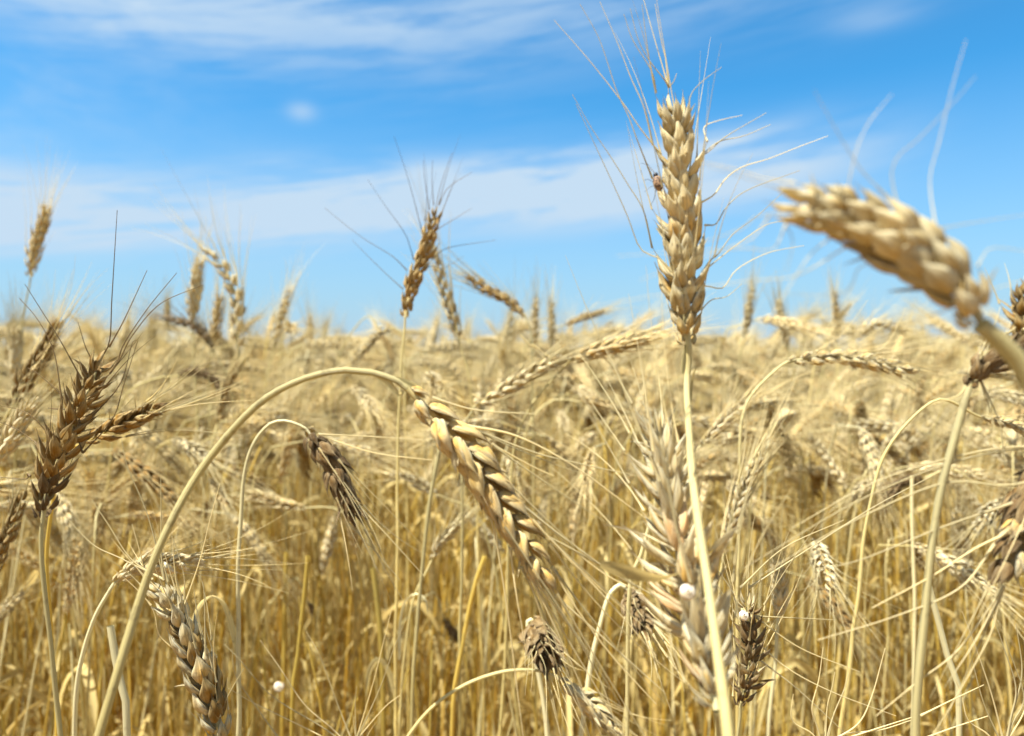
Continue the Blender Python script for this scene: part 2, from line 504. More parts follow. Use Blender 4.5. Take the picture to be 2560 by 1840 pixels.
def place_plant(label, ear, d, stem=None, width=0.18, roll=0, nodes=16, lod='hero', husk='husk', awnm='awn', plump='lemma',
                awns=None, awn_n=0.6, awn_len=0.6, spread=0.45, open_=1.0, stem_r=(0.0008, 0.0016), stemm='stem', group=None,
                seed=1, curl=1.0, leaf=None, florets=(-1, 0, 1), awn_r=0.00027, hl=None, extra=None, wide=0.88, jit=1.0):
    rng = np.random.default_rng(seed)
    ax = path(ear, d)
    ax = list(spline(ax, 24))
    t0 = unit(ax[1] - ax[0])
    if stem:
        sp3 = [ax[0]] + path(stem, d)
    else:
        b = ax[0]
        if t0[2] < 0.45:
            dirn = unit(t0 * [1, 1, 0] + [1e-6, 0, 0])
            sp3 = [b, b - t0 * 0.03 + [0, 0, 0.004], b - dirn * 0.06 - [0, 0, 0.03], b - dirn * 0.075 - [0, 0, 0.12]]
        else:
            sp3 = [b, b - t0 * 0.05, b - t0 * 0.08 - [0, 0, 0.10]]
    last = sp3[-1]; dl = unit(last - sp3[-2])
    run = last[2]
    dl = unit(dl * [0.6, 0.6, 1])
    if dl[2] > -0.5: dl = unit(np.array([dl[0], dl[1], -1.0]))
    mid = last + dl * min(0.25, run * 0.5)
    for q_ in (0.02, 0.05, 0.10, 0.17):
        if q_ < run * 0.4: sp3.append(last + dl * q_)
    foot = np.array([mid[0] + dl[0] * 0.05, mid[1] + dl[1] * 0.05, -0.01])
    sp3 += [mid, foot]
    e = empty('wheat_plant', label, 'wheat', tuple(foot * [1, 1, 0]), group)
    off = foot * [1, 1, 0]
    c = spline(sp3, 190 if lod == 'hero' else 60)
    L = np.concatenate([[0], np.cumsum(np.linalg.norm(np.diff(c, axis=0), axis=1))])
    ph = rng.uniform(0, 6.28, 6)
    wob = np.stack([np.sin(L * 42 + ph[k]) * 0.0005 + np.sin(L * 110 + ph[k + 3]) * 0.00022 for k in range(3)], 1)
    c = c + wob * np.clip(L / 0.02, 0, 1)[:, None]
    r = np.interp(L, [0, 0.03, 0.22, 0.9], [stem_r[0], stem_r[0] * 1.12, stem_r[1], stem_r[1] * 1.15]) * 0.88 * (1 + 0.05 * np.sin(L * 95 + ph[0]))
    r = r * (1 + 0.5 * np.exp(-((L - 0.33) / 0.006) ** 2))
    m = MB(); tube(m, c - off, r, 12 if lod == 'hero' else 7, seed=rng.random())
    obj('stem', m.mesh('stem', [M[stemm]]), e)
    # roll 0: the two rows of spikelets lie side by side as seen by the camera; 90: one row faces it
    view = unit(np.mean(ax, 0) - np.array([0, 0, CAMZ]))
    S = unit(np.cross(unit(ax[-1] - ax[0]), view)); Nn = unit(np.cross(S, unit(ax[-1] - ax[0])))
    sref = S * math.cos(math.radians(roll)) + Nn * math.sin(math.radians(roll))
    ra, sps, aws, tips = build_ear([a - off for a in ax], sref, width, nodes, lod, plump, awn_len, awn_n, awn_r, spread, open_, rng, curl, florets, hl, 3, wide, jit)
    for cu in (awns or []):
        pts = path(cu, d)
        pts = [p - off for p in pts]
        P_ = np.array([q[0] for q in tips]); dd = np.linalg.norm(P_ - pts[0], axis=1); k = int(np.argmin(dd))
        if dd[k] < 0.035:
            pts[0] = P_[k] - tips[k][1] * 0.0004
            if len(pts) > 2 and dd[k] > 0.006: pts.insert(1, pts[0] * 0.65 + pts[1] * 0.35 + tips[k][1] * 0.002)
        a = MB(); cc = spline(pts, 22); tt = np.linspace(0, 1, 22)
        tube(a, cc, awn_r * 1.15 * (1 - tt * 0.6) * (1 + 0.9 * np.exp(-tt * 16)), 5)
        aws.append(a)
    eo = obj('ear', ra.mesh('rachis', [M[stemm]]), e)
    if lod == 'hero':
        for k, s in enumerate(sps):
            mm = husk
            if extra and k in extra: mm = extra[k]
            obj('spikelet', s.mesh('spikelet', [M[mm]]), eo)
        for a in aws[:95]:
            obj('awn', a.mesh('awn', [M[awnm]]), eo)
    else:
        al = MB()
        for s in sps: al.merge(s, 0)
        obj('husks', al.mesh('husks', [M[husk]]), eo)
        if aws:
            al = MB()
            for a in aws: al.merge(a, 0)
            obj('beard', al.mesh('beard', [M[awnm]]), eo)
    for lf in (leaf or []):
        pts = [p - off for p in path(lf[0], d)]
        m = MB(); k = 24; tt = np.linspace(0, 1, k)
        ribbon(m, spline(pts, k), lf[1] * np.sin(math.pi * (0.08 + 0.9 * tt)) ** 0.6, (0.3, 0.2, 1), lf[2], 0.35)
        obj('leaf', m.mesh('leaf', [M[lf[3] if len(lf) > 3 else 'leaf']]), e)
    return e
# ------------------------------------------------------------------ the ears one can tell apart
# 1 the bent ear in the middle
place_plant('plump golden ear nodding down from a thick arched straw, two clear rows of grains',
    [(1018, 972), (1075, 1028), (1153, 1105), (1203, 1180), (1252, 1260), (1300, 1328), (1338, 1400), (1380, 1468)], 0.262,
    stem=[(1003, 956), (937, 931), (890, 925), (835, 926), (734, 959), (632, 1027), (508, 1174), (418, 1332, .255), (339, 1524, .25), (243, 1840, .24)],
    width=0.152, roll=12, nodes=17, husk='husk_gold', plump='plump', awn_n=0.25, awn_len=0.9, spread=0.3, open_=1.2, wide=0.84, jit=0.35, awn_r=0.00036,
    stem_r=(0.0012, 0.0019), seed=3, hl=0.205, curl=0.4,
    awns=[[(1165, 1030), (1289, 1089), (1428, 1161), (1550, 1249), (1660, 1330)], [(1201, 1077), (1329, 1129), (1430, 1155), (1590, 1190)],
          [(1240, 1105), (1329, 1165), (1385, 1190)], [(1233, 1245), (1369, 1341), (1550, 1440), (1750, 1560)],
          [(1280, 1250), (1410, 1345), (1560, 1450), (1700, 1515)], [(1105, 1125), (1181, 1189), (1273, 1353), (1361, 1500), (1450, 1650), (1560, 1835)],
          [(1210, 1235), (1233, 1317), (1265, 1500), (1290, 1700), (1308, 1840)], [(1262, 1370), (1290, 1480), (1318, 1640)],
          [(1380, 1425), (1440, 1520), (1530, 1640), (1640, 1760)], [(1330, 1420), (1420, 1560), (1500, 1700), (1545, 1830)],
          [(1390, 1480), (1480, 1570), (1660, 1730)], [(1120, 1000), (1190, 1025), (1335, 1035)], [(1345, 1330), (1500, 1480), (1640, 1640)],
          [(1300, 1290), (1490, 1420), (1600, 1480)]],
    leaf=[([(940, 935), (975, 960), (998, 985), (1008, 975)], 0.0012, 1.0, 'leaf'), ([(978, 945), (1020, 958), (1060, 972)], 0.0012, 0.6, 'leaf')])
# 2 the tall upright ear
place_plant('tall straw-coloured ear standing upright against the blue sky, a small bug on its edge',
    [(1722, 868), (1714, 790), (1712, 700), (1712, 621), (1708, 540), (1704, 465), (1698, 390), (1690, 320), (1682, 248)], 0.262,
    stem=[(1722, 900), (1718, 935), (1716, 985, .256), (1727, 1100, .240), (1750, 1300, .220), (1775, 1500, .203), (1800, 1700, .190), (1814, 1840, .182)],
    width=0.17, roll=68, nodes=21, husk='husk', awn_n=0.28, awn_len=0.6, spread=0.5, open_=1.3, curl=0.6, awn_r=0.0002, stem_r=(0.0012, 0.0019), seed=8, hl=0.175, wide=0.80,
    extra={4: 'husk_gold', 1: 'husk_gold', 0: 'husk_gold', 7: 'husk_white', 12: 'husk_white', 9: 'husk_gold', 15: 'husk_white', 17: 'husk_white', 2: 'husk_white', 11: 'husk_white', 13: 'husk_white', 19: 'husk_white', 5: 'husk_white'},
    awns=[[(1645, 434), (1593, 350), (1572, 293), (1541, 225), (1499, 100), (1450, 10)], [(1645, 361), (1609, 267), (1577, 194), (1541, 100), (1500, 5)],
          [(1650, 590), (1609, 527), (1572, 465), (1530, 397), (1478, 319), (1431, 236)], [(1652, 390), (1600, 320), (1556, 256), (1478, 157), (1385, 50)],
          [(1661, 251), (1629, 178), (1582, 100), (1560, 35)], [(1674, 241), (1661, 199), (1624, 152), (1596, 100), (1575, 20)],
          [(1682, 230), (1666, 157), (1653, 100), (1638, 10)], [(1650, 260), (1630, 190), (1616, 100), (1605, 10)], [(1684, 235), (1684, 204), (1692, 183)],
          [(1719, 275), (1726, 241), (1755, 204), (1804, 168)], [(1742, 360), (1760, 319), (1791, 303), (1856, 288)],
          [(1745, 380), (1796, 355), (1859, 340), (1927, 311)], [(1750, 420), (1775, 376), (1817, 340), (1916, 282)],
          [(1770, 500), (1786, 486), (1812, 449), (1854, 418), (1921, 397), (2000, 366), (2070, 340)], [(1775, 575), (1791, 559), (1817, 517), (1869, 475), (2000, 426)],
          [(1780, 650), (1794, 637), (1833, 585), (1895, 538), (1963, 475)], [(1784, 660), (1843, 611), (1921, 560), (1990, 553)],
          [(1790, 735), (1807, 720), (1843, 673), (1921, 632), (2010, 614)], [(1780, 800), (1817, 741), (1854, 710)],
          [(1640, 700), (1600, 620), (1560, 520), (1440, 260)]],
    leaf=[([(1712, 860), (1708, 895), (1706, 935)], 0.0012, 0.3, 'leaf'), ([(1728, 1000), (1735, 940), (1742, 915)], 0.0014, 0.6, 'leaf')])
# 3 the near bent ear at the right edge
place_plant('large blurred ear bowing over from a thick straw at the top right, nearest of all',
    [(2452, 812), (2408, 742), (2345, 672), (2270, 622), (2195, 578), (2110, 540), (2035, 520), (1965, 522)], 0.156,
    stem=[(2480, 840), (2530, 890), (2590, 1000), (2650, 1200, .157), (2680, 1500, .157)],
    width=0.265, roll=55, nodes=15, husk='husk_white', plump='plump', jit=0.7, wide=0.85, awn_n=0.10, awn_len=0.5, spread=0.6, open_=0.9, stem_r=(0.0020, 0.0024), seed=12, hl=0.17, awn_r=0.00011,
    extra={2: 'husk_gold', 8: 'husk_gold', 11: 'husk', 6: 'husk'},
    awns=[[(1960, 533), (1890, 541), (1850, 573), (1700, 625)], [(1975, 478), (1910, 446), (1850, 426), (1740, 400)],
          [(1942, 553), (1890, 585), (1850, 609), (1600, 700)], [(2000, 600), (1930, 625), (1850, 621), (1540, 640)],
          [(2073, 657), (1990, 689), (1850, 705), (1480, 765)], [(2069, 613), (2029, 633), (1990, 689), (1930, 789), (1865, 900)],
          [(1982, 573), (1982, 605), (1966, 681)], [(2121, 470), (2137, 390), (2170, 310), (2230, 235)], [(2205, 500), (2161, 434), (2105, 350), (2035, 225)],
          [(2229, 500), (2229, 434), (2249, 386), (2293, 350), (2380, 260), (2440, 190)], [(2321, 545), (2325, 450), (2349, 350), (2380, 220), (2415, 100)],
          [(2357, 569), (2460, 552), (2575, 535)], [(2404, 617), (2480, 620), (2575, 630)], [(2440, 701), (2560, 701), (2600, 700)],
          [(2220, 725), (2109, 733), (1960, 735)], [(2330, 740), (2150, 860), (2010, 1000)]])
# 4 the sharp dark ear at the left
place_plant('sharp amber-brown ear leaning over with long dark awns, half in shade, at the left',
    [(107, 1300), (118, 1225), (150, 1140), (180, 1065), (212, 1000), (240, 930), (256, 888)], 0.372,
    stem=[(104, 1335), (107, 1400), (120, 1560), (132, 1700), (150, 1840)], width=0.18, roll=58, nodes=18, husk='husk_amber', awnm='awn_dark',
    awn_n=0.14, awn_len=0.5, spread=0.7, open_=1.75, stem_r=(0.0011, 0.0015), seed=21, stemm='stem', hl=0.18, wide=0.72, awn_r=0.0003,
    extra={0: 'husk_dark', 1: 'husk_dark', 3: 'husk_dark'},
    awns=[[(255, 900), (272, 860), (280, 740), (293, 525)], [(185, 930), (150, 850), (100, 770), (62, 710)], [(172, 985), (135, 880), (95, 800), (48, 745)],
          [(232, 915), (215, 870), (195, 805)], [(120, 1095), (90, 1050), (50, 1025), (-10, 1013)], [(102, 1135), (80, 1100), (40, 1072), (-10, 1052)],
          [(85, 1215), (65, 1197), (0, 1193)], [(265, 905), (310, 860), (370, 770), (442, 682)], [(268, 900), (330, 840), (400, 760), (508, 712)],
          [(262, 890), (310, 800), (368, 675)], [(160, 1020), (150, 985), (95, 935), (70, 920)], [(210, 1060), (190, 1030), (120, 1020), (150, 1025)],
          [(190, 1110), (160, 1000), (140, 970)], [(243, 1030), (300, 960), (330, 860), (340, 850)], [(215, 1120), (280, 1050), (310, 960), (345, 850)]])
place_plant('small amber ear pointing right behind the dark leaning ear, its underside in shade',
    [(205, 1112), (255, 1085), (310, 1060), (360, 1035), (405, 1012)], 0.40, stem=[(180, 1120), (150, 1150), (128, 1290), (121, 1420), (128, 1600), (140, 1840)],
    width=0.25, roll=20, nodes=13, husk='husk_amber', awn_n=0.35, awn_len=1.1, seed=22, stem_r=(0.0009, 0.0013), stemm='stem_gold', hl=0.17,
    awns=[[(380, 1010), (395, 985), (410, 960), (425, 890)], [(400, 1030), (470, 1010), (560, 975), (625, 940)], [(395, 1015), (500, 1010), (640, 1000)], [(330, 1080), (450, 1075), (610, 1090)]])
# 5 the lower left ear, tip up
place_plant('pale ear with fine white awns under the thick arched straw, cut by bottom edge',
    [(562, 1870), (540, 1796), (508, 1711), (475, 1620), (440, 1543), (388, 1462)], 0.335,
    stem=[(575, 1900), (590, 1960, .34)], width=0.19, roll=35, nodes=17, husk='husk', awn_n=0.45, awn_len=0.4, spread=0.55, seed=31, hl=0.175, awn_r=0.00032,
    extra={3: 'husk_amber', 5: 'husk_amber', 7: 'husk_gold', 9: 'husk_amber', 12: 'husk_amber'}, awnm='awn',
    awns=[[(395, 1470), (300, 1395), (230, 1360), (155, 1282)], [(400, 1460), (330, 1400), (270, 1310), (228, 1248)], [(400, 1440), (370, 1290), (320, 1170), (304, 1098)],
          [(402, 1400), (403, 1300), (402, 1192)], [(470, 1500), (500, 1400), (525, 1300), (550, 1208)], [(385, 1450), (350, 1380), (330, 1310)],
          [(450, 1530), (440, 1450), (430, 1340)], [(480, 1510), (460, 1440), (432, 1345)], [(520, 1700), (500, 1560), (485, 1480)], [(450, 1690), (400, 1590), (388, 1540), (372, 1500)],
          [(530, 1620), (510, 1480), (500, 1440)], [(545, 1830), (570, 1740), (610, 1670)]])
place_plant('white dry ear bent over level to the right on a slender pale straw, lower left',
    [(286, 1458), (330, 1428), (385, 1412), (440, 1408), (505, 1404)], 0.40, stem=[(275, 1475), (245, 1530), (215, 1620), (195, 1710), (186, 1840)],
    width=0.21, roll=30, nodes=12, husk='husk_white', awn_n=0.5, awn_len=1.1, seed=33, stem_r=(0.0011, 0.0019), stemm='stem_white', hl=0.2, spread=0.3)
# 6 second bent ear
place_plant('brown shaded ear hanging from a slim crook-shaped straw',
    [(765, 1072), (790, 1105), (822, 1145), (850, 1205), (872, 1255), (895, 1300)], 0.43,
    stem=[(745, 1062), (710, 1053), (672, 1062), (638, 1100), (615, 1160), (602, 1260), (598, 1450), (597, 1640), (594, 1840)], width=0.27, roll=55, nodes=15,
    husk='husk_dark', leaf=[([(598, 1660), (580, 1560), (556, 1500), (520, 1490), (490, 1530), (478, 1590)], 0.0022, 2.2, 'leaf')], awn_n=0.5, awn_len=1.0, spread=0.6, awn_r=0.0004, seed=41, stem_r=(0.0010, 0.0017), hl=0.16, stemm='stem_white',
    extra={0: 'husk_gold', 1: 'husk_dark'}, awns=[[(800, 1085), (900, 1090), (1070, 1100)], [(820, 1110), (950, 1135), (1080, 1150)], [(880, 1290), (930, 1370), (1000, 1450)],
    [(890, 1270), (960, 1330), (1060, 1440)]])
# 7 upright dark ear left of the middle against sky
place_plant('brown upright ear leaning slightly right on a thin straight straw against the white cloud streak',
    [(1013, 795), (1022, 745), (1038, 690), (1058, 640), (1078, 575), (1098, 517)], 0.60, stem=[(1011, 830), (1003, 900), (998, 1000), (994, 1250), (990, 1600)],
    width=0.185, roll=70, nodes=16, husk='husk_tan', awnm='awn_dark', awn_n=0.12, awn_len=0.8, seed=51, hl=0.15, stem_r=(0.0009, 0.0015), stemm='stem', lod='hero',
    leaf=[([(999, 1650), (1002, 1560), (1014, 1505), (1040, 1486), (1062, 1500), (1070, 1535)], 0.0024, 1.2, 'stem_white'), ([(992, 1760), (975, 1690), (948, 1650), (925, 1675), (915, 1740)], 0.0026, -1.5, 'leaf')],
    awns=[[(1010, 680), (980, 640), (900, 590), (812, 520)], [(1040, 640), (1010, 580), (960, 510), (920, 450)], [(1052, 570), (1035, 500), (1012, 420), (985, 340)],
          [(1068, 520), (1062, 450), (1058, 400)], [(1080, 510), (1080, 450), (1082, 400)], [(1095, 515), (1120, 470), (1180, 430)], [(1100, 580), (1140, 545), (1180, 520)],
          [(1085, 640), (1120, 620), (1240, 600)], [(1080, 690), (1110, 670), (1160, 640)], [(1000, 720), (950, 670), (880, 600)], [(1090, 540), (1100, 470), (1130, 380)]])
# 8 broad pale ear behind the upright straw
place_plant('broad ragged ear with open pale and orange husks behind the straw of the tall ear',
    [(1792, 1775, .212), (1772, 1680, .217), (1748, 1580, .222), (1722, 1470, .227), (1692, 1340, .235), (1668, 1220, .242), (1645, 1110, .25), (1625, 1030, .255)], 0.22,
    stem=[(1800, 1840), (1806, 1900)], width=0.15, roll=50, nodes=25, husk='husk', plump='glume', awn_n=0.3, awn_len=0.5, spread=0.7, open_=1.8, seed=61, hl=0.24, wide=0.52,
    extra={2: 'husk_orange', 5: 'husk_white', 8: 'husk_orange', 9: 'husk_gold', 13: 'husk_orange', 12: 'husk_white', 15: 'husk_white', 19: 'husk_white', 20: 'husk_white', 21: 'husk_white', 17: 'husk_white', 11: 'husk_white', 6: 'husk_white', 3: 'husk'},
    stem_r=(0.0012, 0.0015), leaf=[([(1500, 1410), (1560, 1425), (1640, 1440), (1700, 1432)], 0.0024, 1.4, 'leaf')])
place_plant('brownish shadowed ear tangled just behind the foot of the broad ragged ear',
    [(1850, 1770), (1866, 1700), (1878, 1620), (1872, 1550), (1860, 1490)], 0.36, stem=[(1850, 1790), (1845, 1840)], width=0.24, roll=60, nodes=15,
    husk='husk_dark', awn_n=0.5, awn_len=0.8, spread=0.7, open_=2.0, wide=0.7, awn_r=0.00036, seed=62, hl=0.16, extra={12: 'husk_white', 14: 'husk_white', 5: 'husk'},
    awns=[[(1880, 1600), (1960, 1665), (2080, 1730), (2240, 1790)], [(1890, 1560), (2000, 1620), (2150, 1680)], [(1880, 1650), (1990, 1720), (2120, 1840)], [(1875, 1530), (1990, 1545), (2090, 1550)],
    [(1860, 1450), (1960, 1370), (2110, 1300)], [(1870, 1480), (2010, 1380), (2180, 1270), (2330, 1190)]])
# 9 drooping dark heads, lower middle
place_plant('dark foreshortened ear hanging from a bright white crooked straw beside the broad ragged ear',
    [(1562, 1468, .50), (1578, 1490, .495), (1596, 1530, .47), (1614, 1572, .45)], .48, stem=[(1548, 1462, .50), (1520, 1492, .50), (1497, 1570, .5), (1482, 1650, .5), (1453, 1840, .5)],
    width=0.34, roll=60, nodes=15, husk='husk_dark', awn_n=0.6, awn_len=0.9, spread=0.7, awn_r=0.00036, seed=71, stem_r=(0.0016, 0.0026), stemm='stem_white', hl=0.17, extra={0: 'husk_gold', 2: 'husk'})
place_plant('dark bristly ear hanging from the top of a white straw at the bottom middle',
    [(1330, 1548, .50), (1342, 1575, .49), (1356, 1610, .465), (1372, 1648, .44)], .48, stem=[(1320, 1552, .50), (1322, 1580, .5), (1345, 1680, .5), (1368, 1840, .5)],
    width=0.38, roll=70, nodes=15, husk='husk_dark', awn_n=0.7, awn_len=0.9, spread=0.7, seed=72, stem_r=(0.0016, 0.0026), stemm='stem_white', hl=0.17, extra={0: 'husk', 2: 'husk_gold'})
place_plant('pale ear arching over to the right at the bottom middle on a long curved straw',
    [(1402, 1698), (1440, 1730), (1480, 1765), (1515, 1800), (1545, 1832)], .46, stem=[(1360, 1682), (1301, 1675), (1240, 1682), (1160, 1712), (1080, 1765), (1020, 1840)],
    width=0.26, roll=25, nodes=14, husk='husk', awn_n=0.7, awn_len=1.0, seed=73, stem_r=(0.0010, 0.0015), hl=0.19)
# 10 ears at the right
place_plant('level ear on a curved straw at the right, pale grains above, dark underside',
    [(1968, 905), (2020, 897), (2080, 892), (2150, 899), (2225, 915), (2300, 938)], .53, stem=[(1945, 920), (1890, 976), (1862, 1030), (1850, 1130), (1846, 1400)],
    width=0.16, roll=10, nodes=18, husk='husk', awn_n=0.7, awn_len=0.8, seed=81, stem_r=(0.0010, 0.0015), hl=0.135, plump='plump', spread=0.5,
    awns=[[(2120, 890), (2160, 850), (2230, 800)], [(2060, 885), (2110, 830), (2170, 750)], [(2180, 900), (2230, 840), (2265, 770)], [(2290, 935), (2380, 935), (2510, 950)], [(2200, 900), (2300, 870), (2420, 840)]])
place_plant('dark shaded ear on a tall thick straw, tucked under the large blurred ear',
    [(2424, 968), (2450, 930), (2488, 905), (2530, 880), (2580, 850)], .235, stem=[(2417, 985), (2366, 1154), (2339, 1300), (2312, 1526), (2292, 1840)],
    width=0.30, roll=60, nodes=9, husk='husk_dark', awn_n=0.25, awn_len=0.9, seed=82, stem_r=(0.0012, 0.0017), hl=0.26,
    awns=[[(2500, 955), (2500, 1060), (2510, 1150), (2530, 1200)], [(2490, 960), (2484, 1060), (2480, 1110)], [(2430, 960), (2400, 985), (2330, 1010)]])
place_plant('brown upright ear partly cut off by the right edge beside the near bowing ear',
    [(2600, 1000), (2575, 930), (2565, 860), (2560, 790), (2562, 720)], .24, width=0.24, roll=60, nodes=14, husk='husk_amber', awn_n=0.3, awn_len=0.4, seed=83, hl=0.18)
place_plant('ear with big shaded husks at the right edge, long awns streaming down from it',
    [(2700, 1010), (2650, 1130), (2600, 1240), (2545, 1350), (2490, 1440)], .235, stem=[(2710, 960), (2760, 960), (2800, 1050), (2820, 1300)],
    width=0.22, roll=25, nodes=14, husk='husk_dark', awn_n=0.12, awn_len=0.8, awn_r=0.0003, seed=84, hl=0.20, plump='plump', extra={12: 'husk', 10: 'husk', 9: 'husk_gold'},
    awns=[[(2500, 1390), (2400, 1470), (2240, 1540), (2045, 1600)], [(2520, 1310), (2440, 1370), (2330, 1440), (2180, 1520)], [(2540, 1300), (2350, 1320), (2150, 1400), (2030, 1425)],
          [(2530, 1450), (2400, 1620), (2300, 1700), (2190, 1790)], [(2560, 1480), (2470, 1600), (2380, 1760), (2330, 1840)], [(2500, 1500), (2440, 1600), (2360, 1720)],
          [(2560, 1150), (2350, 1210), (2100, 1320), (1900, 1440)], [(2580, 1120), (2400, 1150), (2150, 1250), (1860, 1420)], [(2590, 1090), (2440, 1130), (2200, 1200), (1980, 1320)]])
place_plant('golden-grained ear poking in at the right edge below the near bowing ear',
    [(2450, 1042), (2490, 1050), (2530, 1062), (2590, 1085), (2640, 1110)], .45, width=0.16, roll=15, nodes=15, husk='husk', awn_n=0.5, awn_len=0.8, seed=85, hl=0.15)
place_plant('pale yellow ear standing upright with two neat rows of grains, right of the tall straw',
    [(1812, 1360), (1830, 1300), (1850, 1250), (1872, 1195), (1905, 1125)], .50, stem=[(1808, 1400), (1800, 1480), (1795, 1600), (1792, 1840)], width=0.17, roll=10, nodes=17,
    husk='husk', awn_n=0.6, awn_len=0.9, awn_r=0.0004, seed=86, hl=0.15, plump='plump', stem_r=(0.0009, 0.0013),
    awns=[[(1815, 1350), (1805, 1400), (1808, 1480)], [(1885, 1140), (1960, 1000), (2010, 900)]])
place_plant('small pale ear slanting up to the right beside the tall straw, below the level ear',
    [(1752, 1115), (1785, 1080), (1815, 1050), (1850, 1018), (1885, 990)], .60, width=0.19, roll=20, nodes=15, husk='husk', awn_n=0.8, awn_len=1.0, seed=87, hl=0.16, lod='mid')
place_plant('bleached ear upright on a bright white straw at the lower right',
    [(1946, 1545), (1950, 1500), (1948, 1450), (1944, 1405)], .52, stem=[(1942, 1570), (1938, 1640), (1930, 1740), (1922, 1840)], width=0.27, roll=60, nodes=14,
    husk='husk_white', awn_n=0.7, awn_len=1.1, seed=88, hl=0.19, lod='mid', stem_r=(0.0014, 0.0026), stemm='stem_white')
# 11 ears behind, at the left
place_plant('amber ear leaning right with pale tufts, behind the dark leaning ear at the left',
    [(28, 1020), (55, 965), (88, 912), (120, 860), (148, 801)], .58, width=0.20, roll=30, nodes=16, husk='husk_amber', awn_n=0.5, awn_len=0.8, seed=91, hl=0.15, lod='mid', extra=None)
place_plant('pale bristly ear low at the left edge beside the dark leaning ear',
    [(-12, 1165), (20, 1110), (50, 1055), (88, 1000)], .50, width=0.26, roll=50, nodes=15, husk='husk_white', awn_n=0.9, awn_len=0.7, seed=92, hl=0.16, lod='mid')
place_plant('amber ear at the left edge in the lower half, two rows of bright grains',
    [(-22, 1450), (2, 1385), (24, 1325), (42, 1275), (62, 1232)], .47, width=0.18, roll=25, nodes=16, husk='husk_amber', awn_n=0.4, awn_len=0.8, seed=93, hl=0.16, lod='mid', plump='plump')
place_plant('slim tan ear high at the upper left against the sky, alone on its thin straw',
    [(77, 693), (82, 650), (95, 600), (107, 560), (116, 514)], .92, stem=[(70, 730), (58, 790), (48, 890), (42, 1010)], width=0.21, roll=60, nodes=15,
    husk='husk_gold', awn_n=0.7, awn_len=0.9, seed=94, hl=0.16, lod='mid', stem_r=(0.0010, 0.0018), spread=0.5)
